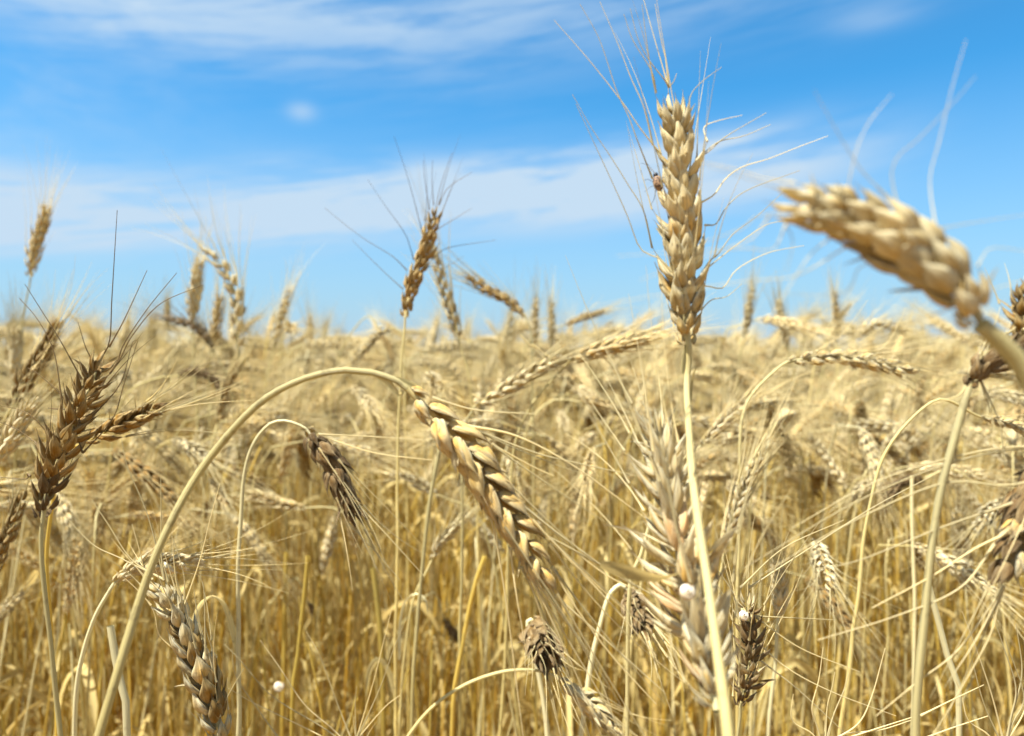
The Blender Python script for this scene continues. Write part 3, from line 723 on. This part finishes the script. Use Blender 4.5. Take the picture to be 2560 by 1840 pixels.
BG = [
 ('upright pale ear on a straight thin straw, just left of the curved pale ear', [(483, 815), (486, 760), (492, 700), (499, 645)], .95, .23, 'husk', [(484, 850), (489, 1000), (508, 1240), (520, 1480)], 60),
 ('curved pale ear arching left over its neighbours above the horizon at the left', [(598, 886), (592, 800), (590, 745), (570, 685), (540, 650), (507, 618)], .85, .15, 'husk', None, 20),
 ('pale blurred ear upright just under the arching ear at the left', [(532, 872), (538, 820), (544, 780), (549, 735)], 1.1, .24, 'husk_gold', None, 60),
 ('brown ear drooping in a low arch beside the upright pale ear at the left', [(535, 880), (520, 850), (490, 820), (455, 805), (420, 800)], .95, .17, 'husk_dark', None, 50),
 ('tiny upright ear tip above the drooping brown arch at the left', [(420, 822), (418, 790), (419, 745)], 1.4, .22, 'husk', None, 60),
 ('slim pale ear leaning right above the horizon, left of the long arched straw', [(684, 872), (695, 820), (708, 775), (724, 722)], 1.0, .16, 'husk', None, 60),
 ('ear leaning left behind the brown upright ear against the sky', [(1149, 858), (1135, 800), (1115, 740), (1098, 680), (1083, 628)], .80, .16, 'husk', None, 25),
 ('brown ear slanting up to the left against the sky, right of the brown upright ear', [(1315, 793), (1275, 755), (1220, 725), (1163, 690)], .80, .18, 'husk_tan', [(1325, 815), (1330, 880), (1332, 1000)], 40),
 ('pale ear nodding down to the left above the crook of the thick arched straw', [(985, 818), (950, 832), (915, 868), (876, 909)], .85, .19, 'husk', [(1000, 822), (1010, 870), (1012, 950)], 30),
 ('brown ear tip hanging beside the pale nodding ear above the arched straw', [(950, 835), (968, 860), (990, 905)], 1.1, .24, 'husk_tan', None, 50),
 ('bleached ear leaning up from a curved straw, just left of the tall upright ear', [(1424, 902), (1480, 880), (1530, 868), (1590, 850), (1638, 840)], .60, .22, 'husk_gold', [(1405, 925), (1384, 946), (1329, 1010), (1285, 1110), (1277, 1240)], 30, [[(1300, 838), (1424, 960), (1560, 1130), (1740, 1330)], [(1330, 860), (1480, 975), (1640, 1120)], [(1180, 985), (1320, 1060), (1450, 1140), (1580, 1220)], [(1480, 880), (1620, 1010), (1700, 1120)]]),
 ('long pale ear slanting from the middle up to the bleached leaning ear', [(1188, 1015), (1240, 985), (1300, 950), (1350, 920), (1400, 893)], .60, .18, 'husk', [(1170, 1040), (1160, 1100), (1155, 1300)], 20),
 ('left one of two narrow upright ears on the horizon beside the slanting brown ear', [(1334, 868), (1336, 830), (1338, 790), (1340, 742)], 1.1, .19, 'husk', None, 60),
 ('right one of two narrow upright ears on the horizon beside the slanting brown ear', [(1378, 872), (1378, 830), (1378, 790), (1378, 748)], 1.1, .17, 'husk', None, 60),
 ('small ear lying almost level above the horizon just right of two narrow upright ears', [(1410, 814), (1450, 796), (1512, 775)], 1.2, .18, 'husk_tan', None, 30),
 ('thin pale ear leaning right above the horizon just right of the tall upright ear', [(1860, 845), (1868, 800), (1874, 760), (1880, 712)], 1.1, .18, 'husk', None, 60),
 ('pale blurred ear above the horizon under the tip of the near bowing ear', [(1968, 866), (1958, 820), (1950, 785), (1945, 752)], 1.1, .24, 'husk', None, 60),
 ('short pale ear stub on the horizon between two taller blurred ears, right side', [(2010, 858), (2010, 830), (2008, 800)], 1.5, .25, 'husk_white', None, 60),
 ('left ear of the crossed pair on the horizon at the right', [(2092, 856), (2092, 810), (2090, 770), (2086, 728)], 1.1, .15, 'husk_tan', None, 60),
 ('right ear of the crossed pair on the horizon at the right', [(2070, 856), (2088, 820), (2103, 790), (2122, 766)], 1.1, .15, 'husk', None, 60),
 ('pale ear nodding right above the level ear at the right', [(2130, 850), (2175, 815), (2210, 812), (2270, 830)], 1.1, .16, 'husk', None, 30),
 ('pale ear upright low at the left edge under the solitary high ear', [(36, 962), (36, 910), (37, 860), (38, 815)], .9, .24, 'husk_white', None, 60),
 ('brown ear slanting right below the horizon left of the arched straw', [(545, 1060), (560, 1000), (572, 960), (600, 905)], .75, .17, 'husk_tan', None, 40),
 ('dark ear bent in an arch just below the horizon at the left', [(440, 940), (480, 930), (520, 940), (545, 962), (562, 995)], .80, .17, 'husk_dark', None, 40),
 ('small dark hook-shaped ear in the crop under the thick arched straw', [(812, 1040), (825, 1032), (840, 1040), (846, 1062)], 1.3, .30, 'husk_dark', None, 50),
 ('ear pointing right with a dark underside, between the bent ear and the tall straw', [(1448, 1005), (1480, 1003), (1515, 1012), (1560, 1026)], .85, .22, 'husk_gold', None, 20),
 ('dark round-topped ear bent over in the crop right of the tall thick straw', [(2312, 1195), (2275, 1200), (2240, 1220), (2218, 1262)], .70, .25, 'husk_dark', None, 50),
 ('brown ear bent to the right in an arch in the crop under the level ear', [(2010, 1178), (2045, 1180), (2068, 1200), (2086, 1232)], .90, .22, 'husk_tan', None, 50),
 ('dark ear lying level in the crop, left of the brown arched ear at the right', [(1935, 1245), (1900, 1240), (1862, 1245)], .95, .28, 'husk_dark', None, 40),
 ('white fluffy ear leaning right in the crop at the right', [(2205, 1132), (2222, 1105), (2245, 1085), (2268, 1055)], .80, .24, 'husk_white', None, 60),
 ('pale grained ear leaning right below the middle of the bent golden ear', [(1080, 1400), (1095, 1365), (1120, 1335), (1165, 1290)], .62, .22, 'husk_white', None, 20),
 ('level ear with pale grains between the long straight straw and the bent golden ear', [(1100, 1240), (1060, 1215), (1020, 1195), (975, 1185)], .75, .2, 'husk', None, 20),
 ('pale level ear in the crop crossed by the crook-shaped straw', [(770, 1270), (720, 1262), (670, 1245), (620, 1240)], .75, .2, 'husk_gold', None, 20),
 ('dark small ear hanging behind two pale straws left of the lower middle', [(768, 1505), (778, 1520), (790, 1545)], .9, .36, 'husk_dark', None, 60),
 ('dark ear hanging in the shade right of the long straight straw, lower middle', [(1110, 1545), (1125, 1570), (1148, 1600)], .85, .34, 'husk_dark', None, 60),
]
for i, row in enumerate(BG):
    lb, ear, d, wd, hk, stm, rl = row[:7]
    place_plant(lb, ear, d, stem=stm, width=wd, roll=rl, nodes=15, lod='mid', husk=hk, awnm='awn_dark' if hk == 'husk_dark' else 'awn', seed=200 + i, awn_n=0.75, awn_len=0.8,
                hl=0.155, stem_r=(0.0010, 0.0016), awns=row[7] if len(row) > 7 else None, awn_r=0.00042, group='wheat ears behind the nearest ones')


# bright awns of plants whose ears lie under the lower edge of the picture
place_plant('wheat ear hidden below the frame, four white awns curving up right of the tall straw',
    [(2030, 2010), (2045, 1960), (2060, 1900), (2070, 1862)], .35, width=0.26, roll=30, nodes=12, husk='husk', awn_n=0.2, awn_len=0.6, seed=101, awn_r=0.0004, stem_r=(0.001, 0.0015),
    awns=[[(2000, 1850), (2030, 1770), (2047, 1700), (2058, 1618)], [(2050, 1850), (2068, 1770), (2080, 1720), (2087, 1680)], [(2055, 1845), (2085, 1785), (2110, 1725), (2122, 1682)],
          [(2100, 1848), (2145, 1810), (2180, 1740), (2213, 1620)], [(1978, 1850), (1980, 1800), (1983, 1735)], [(2060, 1860), (2150, 1835), (2290, 1790)], [(2140, 1850), (2200, 1825), (2280, 1800)]])
place_plant('wheat ear hidden below the frame, white awns rising steeply in the bottom right corner',
    [(2500, 2020), (2505, 1960), (2508, 1900), (2510, 1862)], .35, width=0.26, roll=30, nodes=12, husk='husk', awn_n=0.2, awn_len=0.6, seed=102, awn_r=0.0004, stem_r=(0.001, 0.0015),
    awns=[[(2515, 1850), (2480, 1740), (2440, 1620), (2405, 1528)], [(2575, 1860), (2540, 1720), (2510, 1620), (2482, 1540)], [(2490, 1850), (2460, 1760), (2430, 1650)], [(2565, 1800), (2555, 1680), (2540, 1560)],
          [(2600, 1830), (2560, 1740), (2520, 1620), (2512, 1590)], [(2440, 1850), (2420, 1800), (2405, 1740), (2390, 1700)], [(2300, 1850), (2380, 1820), (2470, 1790)], [(2300, 1790), (2380, 1750), (2460, 1712)],
          [(2540, 1850), (2560, 1780), (2580, 1700)]])
place_plant('wheat ear hidden below the frame, golden awns fanning up left of the middle',
    [(880, 2000), (885, 1950), (890, 1900), (890, 1865)], .42, width=0.26, roll=30, nodes=12, husk='husk', awn_n=0.2, awn_len=0.6, seed=103, awn_r=0.00036, awnm='awn', stem_r=(0.001, 0.0015),
    awns=[[(910, 1850), (935, 1700), (960, 1600), (980, 1520)], [(915, 1850), (950, 1720), (985, 1620), (1008, 1565)], [(870, 1850), (840, 1750), (800, 1640), (765, 1578)],
          [(890, 1850), (888, 1760), (892, 1715)], [(900, 1850), (960, 1770), (1000, 1738)], [(810, 1850), (760, 1760), (700, 1670), (650, 1600)], [(700, 1850), (650, 1780), (590, 1690), (580, 1620)],
          [(760, 1850), (680, 1740), (600, 1650), (560, 1610)], [(740, 1850), (640, 1760), (570, 1720)]])


def lone_straw(label, pts, d, r, mat, seed=1):
    c = path(pts, d)
    last = c[-1]; foot = np.array([last[0] * 1.02, last[1] + 0.02, -0.01])
    e = foot * [1, 1, 0]
    cc = spline(c + [(last + foot) / 2, foot], 40) - e
    m = MB(); tube(m, cc, np.linspace(r, r * 1.1, 40), 8, flat=0.75, seed=seed * .13)
    o = obj('straw', m.mesh('straw', [M[mat]]))
    o.location = e
    o['label'] = label; o['category'] = 'straw'
    return o


lone_straw('flat white broken-off straw stub crossing the thick arched straw at the lower left', [(276, 1565), (285, 1620), (300, 1720), (318, 1840)], .40, .0021, 'stem_white', 1)
lone_straw('bright white straw slanting down to the right beside the tall thick straw, lower right', [(2323, 1468), (2345, 1550), (2368, 1640), (2398, 1840)], .40, .0017, 'stem_white', 2)
lone_straw('slim pale straw rising between the long straight straw and the bent golden ear', [(1100, 1120), (1075, 1250), (1058, 1400), (1040, 1600), (1030, 1840)], .55, .0014, 'stem', 3)
lone_straw('golden straw rising to the right, left of the arching pale ear at the bottom middle', [(1212, 1390), (1185, 1470), (1155, 1620), (1130, 1840)], .60, .0017, 'stem_gold', 4)
lone_straw('straight golden straw under the thick arched straw at the lower left', [(770, 1390), (762, 1480), (745, 1640), (730, 1840)], .55, .0017, 'stem_gold', 5)
lone_straw('short cut straw pointing up right of the bent golden ear', [(1627, 1303), (1605, 1380), (1582, 1450), (1570, 1600)], .42, .0012, 'stem', 6)
lone_straw('white stalk standing behind the bright slanting straw at the right', [(2280, 1190), (2280, 1300), (2284, 1420), (2286, 1600)], .62, .0016, 'stem_white', 7)
lone_straw('thin golden straw with a white snail shell against it, left of the lower middle', [(716, 1380), (712, 1500), (709, 1716), (706, 1840)], .81, .0022, 'stem_gold', 9)
lone_straw('orange-gold straw standing in the shade at the lower middle', [(932, 1420), (940, 1480), (952, 1600), (960, 1840)], .75, .0026, 'stem_gold', 8)


# small bug on the tall ear
def ellipsoid(mb, c, rad, ax, seed=0.3, k=10, n=12):
    Z = unit(ax); X = unit(np.cross(Z, [0.2, 0.9, 0.1])); Y = np.cross(Z, X)
    t = np.linspace(0.02, math.pi - 0.02, k); th = np.arange(n) / n * 2 * math.pi
    v = c + (np.sin(t)[:, None, None] * (np.cos(th)[None, :, None] * X * rad[0] + np.sin(th)[None, :, None] * Y * rad[1]) - np.cos(t)[:, None, None] * Z * rad[2])
    st = np.zeros((k, n, 3)); st[..., 0] = np.sin(th)[None] * .5 + .5; st[..., 1] = t[:, None] / math.pi; st[..., 2] = seed
    mb.add(v.reshape(-1, 3), grid_faces(k, n), st.reshape(-1, 3))


def simple_mat(name, c1, c2, scale, rough=0.4):
    m = bpy.data.materials.new(name); m.use_nodes = True; nt = m.node_tree; nt.nodes.clear(); q = G(nt)
    t = q.n('ShaderNodeTexCoord'); nz = q.noise(t.outputs['Object'], scale, 3, 0.6)
    cc = q.mix(q.maprange(nz, 0.42, 0.56), (*c1, 1), (*c2, 1))
    b = q.n('ShaderNodeBsdfPrincipled'); q.put(b.inputs['Base Color'], cc); b.inputs['Roughness'].default_value = rough
    o = q.n('ShaderNodeOutputMaterial'); nt.links.new(b.outputs[0], o.inputs[0])
    return m


M['bug'] = simple_mat('bug_shell', lin(176, 140, 104), lin(70, 50, 38), 1100, 0.6)
M['bugleg'] = simple_mat('bug_leg', lin(50, 52, 66), lin(30, 26, 26), 900, 0.4)
M['shell'] = simple_mat('snail_shell', lin(230, 220, 198), lin(206, 188, 154), 250, 0.45)
_q = G(M['shell'].node_tree); _b = [n for n in M['shell'].node_tree.nodes if n.type == 'BSDF_PRINCIPLED'][0]
_at = _q.n('ShaderNodeAttribute', attribute_name='st'); _u, _v, _r = _q.sep(_at.outputs['Vector'])
_st = _q.maprange(_q.m('ABSOLUTE', _q.m('SUBTRACT', _u, 0.42)), 0.10, 0.04)
_q.put(_b.inputs['Base Color'], _q.mix(_q.m('MULTIPLY', _st, 0.7), _b.inputs['Base Color'].links[0].from_socket, (*lin(120, 88, 56), 1)))
bc = W(1645, 458, .259)
be = empty('bug', 'small mottled orange and black bug clinging to the left edge of the tall upright ear', 'bug', tuple(bc))
axb = unit(W(1645, 492, .262) - W(1627, 428, .262))
m = MB(); ellipsoid(m, np.zeros(3), (.0017, .0013, .0029), axb); obj('body', m.mesh('body', [M['bug']]), be)
m = MB(); ellipsoid(m, -axb * .0030, (.0009, .0008, .0009), axb); obj('head', m.mesh('head', [M['bugleg']]), be)
for k, (e1, e2) in enumerate([((1636, 495), (1626, 514)), ((1622, 470), (1612, 480)), ((1620, 448), (1611, 452)), ((1654, 480), (1664, 492)), ((1655, 462), (1668, 468)), ((1652, 445), (1664, 444))]):
    m = MB(); cc = spline([axb * (.001 * (k % 3) - .001), W(*e1, .2605) - bc, W(*e2, .2600) - bc], 8)
    tube(m, cc, np.linspace(.00014, .00008, 8), 4); obj('leg', m.mesh('leg', [M['bugleg']]), be)
for k in (0, 1):
    m = MB(); cc = spline([-axb * .0036, W(1622 - 8 * k, 414 - 3 * k, .262) - bc, W(1612 - 10 * k, 402 + 6 * k, .262) - bc], 8)
    tube(m, cc, np.linspace(.00015, .00006, 8), 4); obj('antenna', m.mesh('antenna', [M['bugleg']]), be)


def snail(label, px, py, d, r, seed):
    e = W(px, py, d); m = MB()
    k = 60; t = np.linspace(0, 1, k); a = t * 2.6 * 2 * math.pi
    rr = r * (0.12 + 0.60 * t ** 1.1)
    tiltv = unit(np.array([0.3, -0.85, 0.35])); X = unit(np.cross(tiltv, [0, 0, 1])); Y = np.cross(tiltv, X)
    c = (rr * np.cos(a))[:, None] * X + (rr * np.sin(a))[:, None] * Y - (t * r * 0.55)[:, None] * tiltv
    tube(m, c, r * (0.10 + 0.36 * t ** 1.1), 12, tiltv)
    o = obj('snail_shell', m.mesh('snail_shell', [M['shell']])); o.location = e
    o['label'] = label; o['category'] = 'snail'
    return o


snail('smooth white oval husk on the broad ragged ear, half behind the straw', 1722, 1478, .208, .0024, 3)  # a white husk, drawn with the coiled shell mesh
snail('tiny pale coiled snail shell stuck on the tangled brownish ear', 1862, 1538, .35, .0026, 1)
snail('round white snail shell low among the straws left of the lower middle', 697, 1716, .80, .0054, 2)

# ------------------------------------------------------------------ the field behind
def field_plant(kind, lod, seed):
    """a whole plant in its own space, foot at the origin; returns dict of part meshes (stem, husks, beard, leaf)"""
    rng = np.random.default_rng(seed)
    H = 0.76
    earL = rng.uniform(0.075, 0.10)
    bend = {'upright': rng.uniform(5, 25), 'lean': rng.uniform(35, 65), 'nod': rng.uniform(85, 120), 'droop': rng.uniform(140, 170), 'straw': 10}[kind]
    bend = math.radians(bend)
    ds = 0.01
    lean = math.radians(rng.uniform(0, 7))
    total = H + (0.10 if kind in ('nod', 'droop') else 0.0)
    n = int(total / ds); nb = int((0.12 if kind != 'droop' else 0.10) / ds)
    p = np.zeros(3); pts = [p]
    az = 0.0
    for i in range(n):
        k = max(0, i - (n - nb)) / nb
        a = lean + bend * 0.85 * (k * k * (3 - 2 * k))
        az += rng.normal() * 0.01
        p = p + ds * np.array([math.sin(a) * math.cos(az), math.sin(a) * math.sin(az) + rng.normal() * 0.012, math.cos(a)])
        pts.append(p)
    st = np.array(pts)
    ax = [p]; a0 = a
    for i in range(8):
        a = a0 + bend * 0.15 * (i + 1) / 8
        p = p + earL / 8 * np.array([math.sin(a), 0.0, math.cos(a)])
        ax.append(p)
    ax = np.array(ax)
    top = max(st[:, 2].max(), ax[:, 2].max())
    st[:, 2] *= 1; out = {}
    cs = spline(st[::4] if lod != 'low' else st[::9], 26 if lod != 'low' else 10)
    cs[-1] = ax[0]
    m = MB(); r = np.linspace(0.0021 if kind == 'straw' else 0.0019, 0.0011 if kind == 'straw' else 0.0009, len(cs))
    tube(m, cs[::-1], r[::-1], 6 if lod != 'low' else 3, seed=rng.random())
    out['stem'] = m
    if kind != 'straw':
        ra, sps, aws, _ = build_ear(ax, (math.cos(seed), math.sin(seed), 0.1), rng.uniform(0.15, 0.2), 15 if lod != 'low' else 11, lod, 'lemma' if seed % 2 else 'plump', 0.95,
                                 0.95 if lod != 'low' else 0.7, 0.00034 if lod != 'low' else 0.0006, 0.5, 1.0, rng, 1.0,
                                 (-1, 0, 1) if lod != 'low' else (-1, 1), 0.155 if lod != 'low' else 0.18)
        m = MB()
        for s in sps: m.merge(s, 0)
        m.merge(ra, 0); out['husks'] = m
        m = MB()
        for s in aws: m.merge(s, 0)
        out['beard'] = m
    nl = rng.integers(1, 3) if lod != 'low' else 1
    for q in range(nl):
        m = MB()
        i0 = int(len(st) * rng.uniform(0.25, 0.80))
        b = st[i0]; aa = rng.uniform(0, 6.28); LL = rng.uniform(0.08, 0.2)
        dv = np.array([math.cos(aa), math.sin(aa), 0]); up = np.array([0, 0, 1.0])
        hang = rng.uniform(0.7, 2.4)
        c = [b, b + dv * LL * .25 + up * LL * .30, b + dv * LL * .55 + up * LL * (.30 - .2 * hang), b + dv * LL * .7 - up * LL * .45 * hang]
        k = 12 if lod != 'low' else 6; tt = np.linspace(0, 1, k)
        ribbon(m, spline(c, k), rng.uniform(.0018, .0060) * np.sin(math.pi * (0.12 + 0.86 * tt)) ** .6, (-dv[1], dv[0], 0), rng.uniform(-5, 5), 0.4)
        out['leaf%d' % q] = m
    return out, top


HK = ['husk', 'husk_gold', 'husk', 'husk_white', 'husk', 'husk_white', 'husk', 'husk_amber', 'husk', 'husk_gold', 'husk', 'husk_gold']
KINDS_ = ['nod', 'upright', 'nod', 'lean', 'droop', 'nod', 'lean', 'droop', 'upright', 'nod', 'nod', 'lean']
SM = ['stem', 'stem_gold', 'stem', 'stem_gold', 'stem_white']
variants = []
for i, kd in enumerate(KINDS_):
    out, top = field_plant(kd, 'mid', 300 + i)
    mats = {'stem': SM[i % 5], 'husks': HK[i % 12], 'beard': 'awn', 'leaf': 'leaf'}
    meshes = {k: o.mesh(k, [M[mats[k[:4] if k[:4] == 'leaf' else k]]]) for k, o in out.items() if o.n}
    j = MB(); ml = []
    for k, o in out.items():
        if o.n: j.merge(o, len(ml)); ml.append(M[mats[k[:4] if k[:4] == 'leaf' else k]])
    variants.append(dict(kind=kd, meshes=meshes, top=top, whole=j.mesh('plant_whole', ml)))
lows = []
for i, kd in enumerate(['nod', 'upright', 'lean', 'nod', 'droop', 'lean', 'upright', 'nod']):
    out, top = field_plant(kd, 'low', 400 + i)
    mats = {'stem': SM[i % 5], 'husks': HK[(i * 3) % 9], 'beard': 'awn', 'leaf': 'leaf'}
    j = MB(); ml = []
    for k, o in out.items():
        if o.n: j.merge(o, len(ml)); ml.append(M[mats[k[:4] if k[:4] == 'leaf' else k]])
    lows.append(dict(kind=kd, top=top, whole=j.mesh('plant_far', ml)))
straws = []
for i in range(5):
    out, top = field_plant('straw', 'mid', 500 + i)
    j = MB(); ml = []
    for k, o in out.items():
        if o.n: j.merge(o, len(ml)); ml.append(M['stem_gold' if k == 'stem' and i % 2 == 0 else ('stem' if k == 'stem' else 'leaf')])
    straws.append(dict(kind='straw', top=top, whole=j.mesh('straw_whole', ml)))

# where they stand: polar rings ahead of the lens, thinning with distance
F = np.random.default_rng(77)


def scatter(r0, r1, dens, half, seed):
    q = np.random.default_rng(seed)
    area = half * (r1 * r1 - r0 * r0)
    n = int(area * dens)
    r = np.sqrt(q.uniform(r0 * r0, r1 * r1, n)); a = q.uniform(-half, half, n)
    return np.stack([r * np.sin(a), r * np.cos(a)], 1)


def in_view(x, y, pad=0.06):
    return y > 0.2 and abs(x) < y * 0.692 + pad


near = scatter(0.78, 2.6, 400, math.radians(62), 1)
near = near[np.argsort(near[:, 1])]
inst = {'near': [], 'far': []}
n_ind = 0
MAXI = 226
zone = {'nod': 'ripe wheat plant with a nodding pale ear blurred in the crop',
        'upright': 'ripe wheat plant with an upright pale ear blurred in the crop',
        'lean': 'ripe wheat plant with a slanting pale ear blurred in the crop',
        'droop': 'ripe wheat plant with a hanging ear blurred in the crop'}
for (x, y) in near:
    vi = int(F.integers(0, len(variants))); V = variants[vi]
    if y < 1.3:
        top = CAMZ - 0.012 * y - abs(F.normal(0.05, 0.05)) - max(0, 1.0 - y) * 0.25
    else:
        top = CAMZ - 0.045 + F.normal(0, 0.055)
        if V['kind'] in ('upright', 'lean') and F.random() < 0.5: top += 0.05
        top = min(top, CAMZ + 0.075 * y / 1.5)
    s = top / V['top']
    rz = F.uniform(0, 2 * math.pi)
    if F.random() < 0.6: rz = F.normal(0.3, 0.9)      # most ears lean with the wind, to the right
    tx, ty = F.normal(0, 0.07, 2)
    if in_view(x, y) and n_ind < MAXI:
        n_ind += 1
        e = empty('wheat_plant', zone[V['kind']], 'wheat', (x, y, 0), 'wheat plants with ' + V['kind'] + ' ears filling the crop')
        e.rotation_euler = (tx, ty, rz); e.scale = (s, s, s)
        for k, me in V['meshes'].items():
            if k == 'husks': nm = 'ear'
            else: nm = k.rstrip('0123456789')
            obj(nm, me, e)
    else:
        inst['near'].append((x, y, 0.0, tx, ty, rz, s, vi))
# bare straws and low tillers between them
for (x, y) in scatter(0.60, 2.6, 560, math.radians(60), 2):
    k = int(F.integers(0, 5))
    s = F.uniform(0.5, 0.92) * (CAMZ - 0.12) / straws[k]['top']
    inst['near'].append((x, y, 0.0, *F.normal(0, 0.09, 2), F.uniform(0, 6.28), s, len(variants) + k))
# a few straws closer to the lens, low, below the frame's lower edge mostly
for (x, y) in scatter(0.46, 0.66, 200, math.radians(50), 3):
    k = int(F.integers(0, 5))
    s = (CAMZ - 0.10 - F.uniform(0.02, 0.30)) / straws[k]['top']
    inst['near'].append((x, y, 0.0, *F.normal(0, 0.07, 2), F.uniform(0, 6.28), s, len(variants) + k))
for r0, r1, dens, sd in ((2.6, 5.0, 300, 4), (5.0, 9.0, 170, 5), (9.0, 16.0, 70, 6), (16.0, 30.0, 22, 7), (30.0, 60.0, 6, 8)):
    for (x, y) in scatter(r0, r1, dens, math.radians(50), sd):
        vi = int(F.integers(0, len(lows)))
        top = CAMZ - (0.06 if r0 < 4 else 0.09) + F.normal(0, 0.055 if r0 < 4 else 0.045)
        if r0 < 6 and lows[vi]['kind'] in ('upright', 'lean') and F.random() < 0.35: top += F.uniform(0.03, 0.12)
        inst['far'].append((x, y, 0.0, *F.normal(0, 0.06, 2), F.uniform(0, 6.28), top / lows[vi]['top'], vi))


def instancer(name, label, rows, sources):
    a = np.array(rows)
    me = bpy.data.meshes.new(name)
    me.vertices.add(len(a)); me.vertices.foreach_set('co', a[:, :3].astype(np.float32).ravel())
    at = me.attributes.new('rot', 'FLOAT_VECTOR', 'POINT'); at.data.foreach_set('vector', a[:, 3:6].astype(np.float32).ravel())
    at = me.attributes.new('scl', 'FLOAT', 'POINT'); at.data.foreach_set('value', a[:, 6].astype(np.float32))
    at = me.attributes.new('vi', 'INT', 'POINT'); at.data.foreach_set('value', a[:, 7].astype(np.int32))
    o = obj(name, me)
    o['kind'] = 'stuff'; o['label'] = label; o['category'] = 'wheat field'
    col_ = bpy.data.collections.new(name + '_sources')
    for i, V in enumerate(sources):
        so = bpy.data.objects.new('%s_source_%02d' % (name, i), V['whole']); col_.objects.link(so)
    ng = bpy.data.node_groups.new(name, 'GeometryNodeTree')
    ng.interface.new_socket('Geometry', in_out='INPUT', socket_type='NodeSocketGeometry')
    ng.interface.new_socket('Geometry', in_out='OUTPUT', socket_type='NodeSocketGeometry')
    N = ng.nodes; Lk = ng.links
    gi = N.new('NodeGroupInput'); go = N.new('NodeGroupOutput')
    ci = N.new('GeometryNodeCollectionInfo'); ci.inputs['Collection'].default_value = col_
    ci.inputs['Separate Children'].default_value = True; ci.inputs['Reset Children'].default_value = True
    ip = N.new('GeometryNodeInstanceOnPoints'); ip.inputs['Pick Instance'].default_value = True
    def na(nm, ty):
        x = N.new('GeometryNodeInputNamedAttribute'); x.data_type = ty; x.inputs[0].default_value = nm
        return x.outputs['Attribute']
    Lk.new(gi.outputs[0], ip.inputs['Points']); Lk.new(ci.outputs[0], ip.inputs['Instance'])
    Lk.new(na('vi', 'INT'), ip.inputs['Instance Index'])
    Lk.new(na('rot', 'FLOAT_VECTOR'), ip.inputs['Rotation'])
    Lk.new(na('scl', 'FLOAT'), ip.inputs['Scale'])
    Lk.new(ip.outputs[0], go.inputs[0])
    md = o.modifiers.new('scatter', 'NODES'); md.node_group = ng
    return o


print('individual', n_ind, 'near', len(inst['near']), 'far', len(inst['far']))
instancer('wheat_crop', 'dense tangle of pale ripe wheat straws and ears behind the nearest plants', inst['near'], variants + straws)
instancer('distant_wheat_crop', 'far ripe wheat running to the horizon as one pale mass', inst['far'], lows)

# ------------------------------------------------------------------ ground and the far crop surface
def soil_mat():
    m = bpy.data.materials.new('soil'); m.use_nodes = True; nt = m.node_tree; nt.nodes.clear(); q = G(nt)
    t = q.n('ShaderNodeTexCoord'); a = q.noise(t.outputs['Object'], 14, 6, 0.65); b_ = q.noise(t.outputs['Object'], 90, 3, 0.6)
    cc = q.mix(a, (*lin(56, 36, 14), 1), (*lin(120, 84, 34), 1))
    cc = q.mix(q.maprange(b_, 0.5, 0.7), cc, (*lin(200, 168, 100), 1))
    b = q.n('ShaderNodeBsdfPrincipled'); q.put(b.inputs['Base Color'], cc); b.inputs['Roughness'].default_value = 0.9
    bp = q.n('ShaderNodeBump'); bp.inputs['Distance'].default_value = 0.02; q.put(bp.inputs['Height'], a); q.put(b.inputs['Normal'], bp.outputs[0])
    o = q.n('ShaderNodeOutputMaterial'); nt.links.new(b.outputs[0], o.inputs[0])
    return m


def crop_mat():
    m = bpy.data.materials.new('crop_surface'); m.use_nodes = True; nt = m.node_tree; nt.nodes.clear(); q = G(nt)
    t = q.n('ShaderNodeTexCoord'); a = q.noise(t.outputs['Object'], 9, 6, 0.7); b_ = q.noise(t.outputs['Object'], 0.06, 3, 0.6)
    cc = q.mix(q.maprange(a, 0.3, 0.7), (*lin(160, 132, 78), 1), (*lin(214, 190, 138), 1))
    cc = q.mix(q.maprange(b_, 0.3, 0.7, 0, .4), cc, (*lin(206, 184, 134), 1))
    b = q.n('ShaderNodeBsdfPrincipled'); q.put(b.inputs['Base Color'], cc); b.inputs['Roughness'].default_value = 0.9
    bp = q.n('ShaderNodeBump'); bp.inputs['Distance'].default_value = 0.08; q.put(bp.inputs['Height'], a); q.put(b.inputs['Normal'], bp.outputs[0])
    o = q.n('ShaderNodeOutputMaterial'); nt.links.new(b.outputs[0], o.inputs[0])
    return m


def polar_sheet(name, rs, z, mat, jitter=0.0, nseg=180, full=True):
    rs = np.asarray(rs, float); th = np.arange(nseg) / nseg * 2 * math.pi
    v = np.zeros((len(rs), nseg, 3)); v[..., 0] = rs[:, None] * np.cos(th); v[..., 1] = rs[:, None] * np.sin(th)
    v[..., 2] = z + (F.normal(0, jitter, (len(rs), nseg)) if jitter else 0)
    m = MB(); m.add(v.reshape(-1, 3), grid_faces(len(rs), nseg)[:, ::-1], np.zeros((len(rs) * nseg, 3)))
    me = m.mesh(name, [mat]); return obj(name, me)


gr = polar_sheet('ground', np.concatenate([[0.01], np.geomspace(0.3, 4000, 60)]), 0.0, soil_mat())
gr['kind'] = 'structure'; gr['label'] = 'bare brown soil under the wheat'; gr['category'] = 'ground'
fc = polar_sheet('far_crop_canopy', np.geomspace(22, 3500, 120), CAMZ - 0.14, crop_mat(), 0.03, 720)
fc['kind'] = 'stuff'; fc['label'] = 'pale even top of the ripe wheat far off at the horizon'; fc['category'] = 'wheat field'
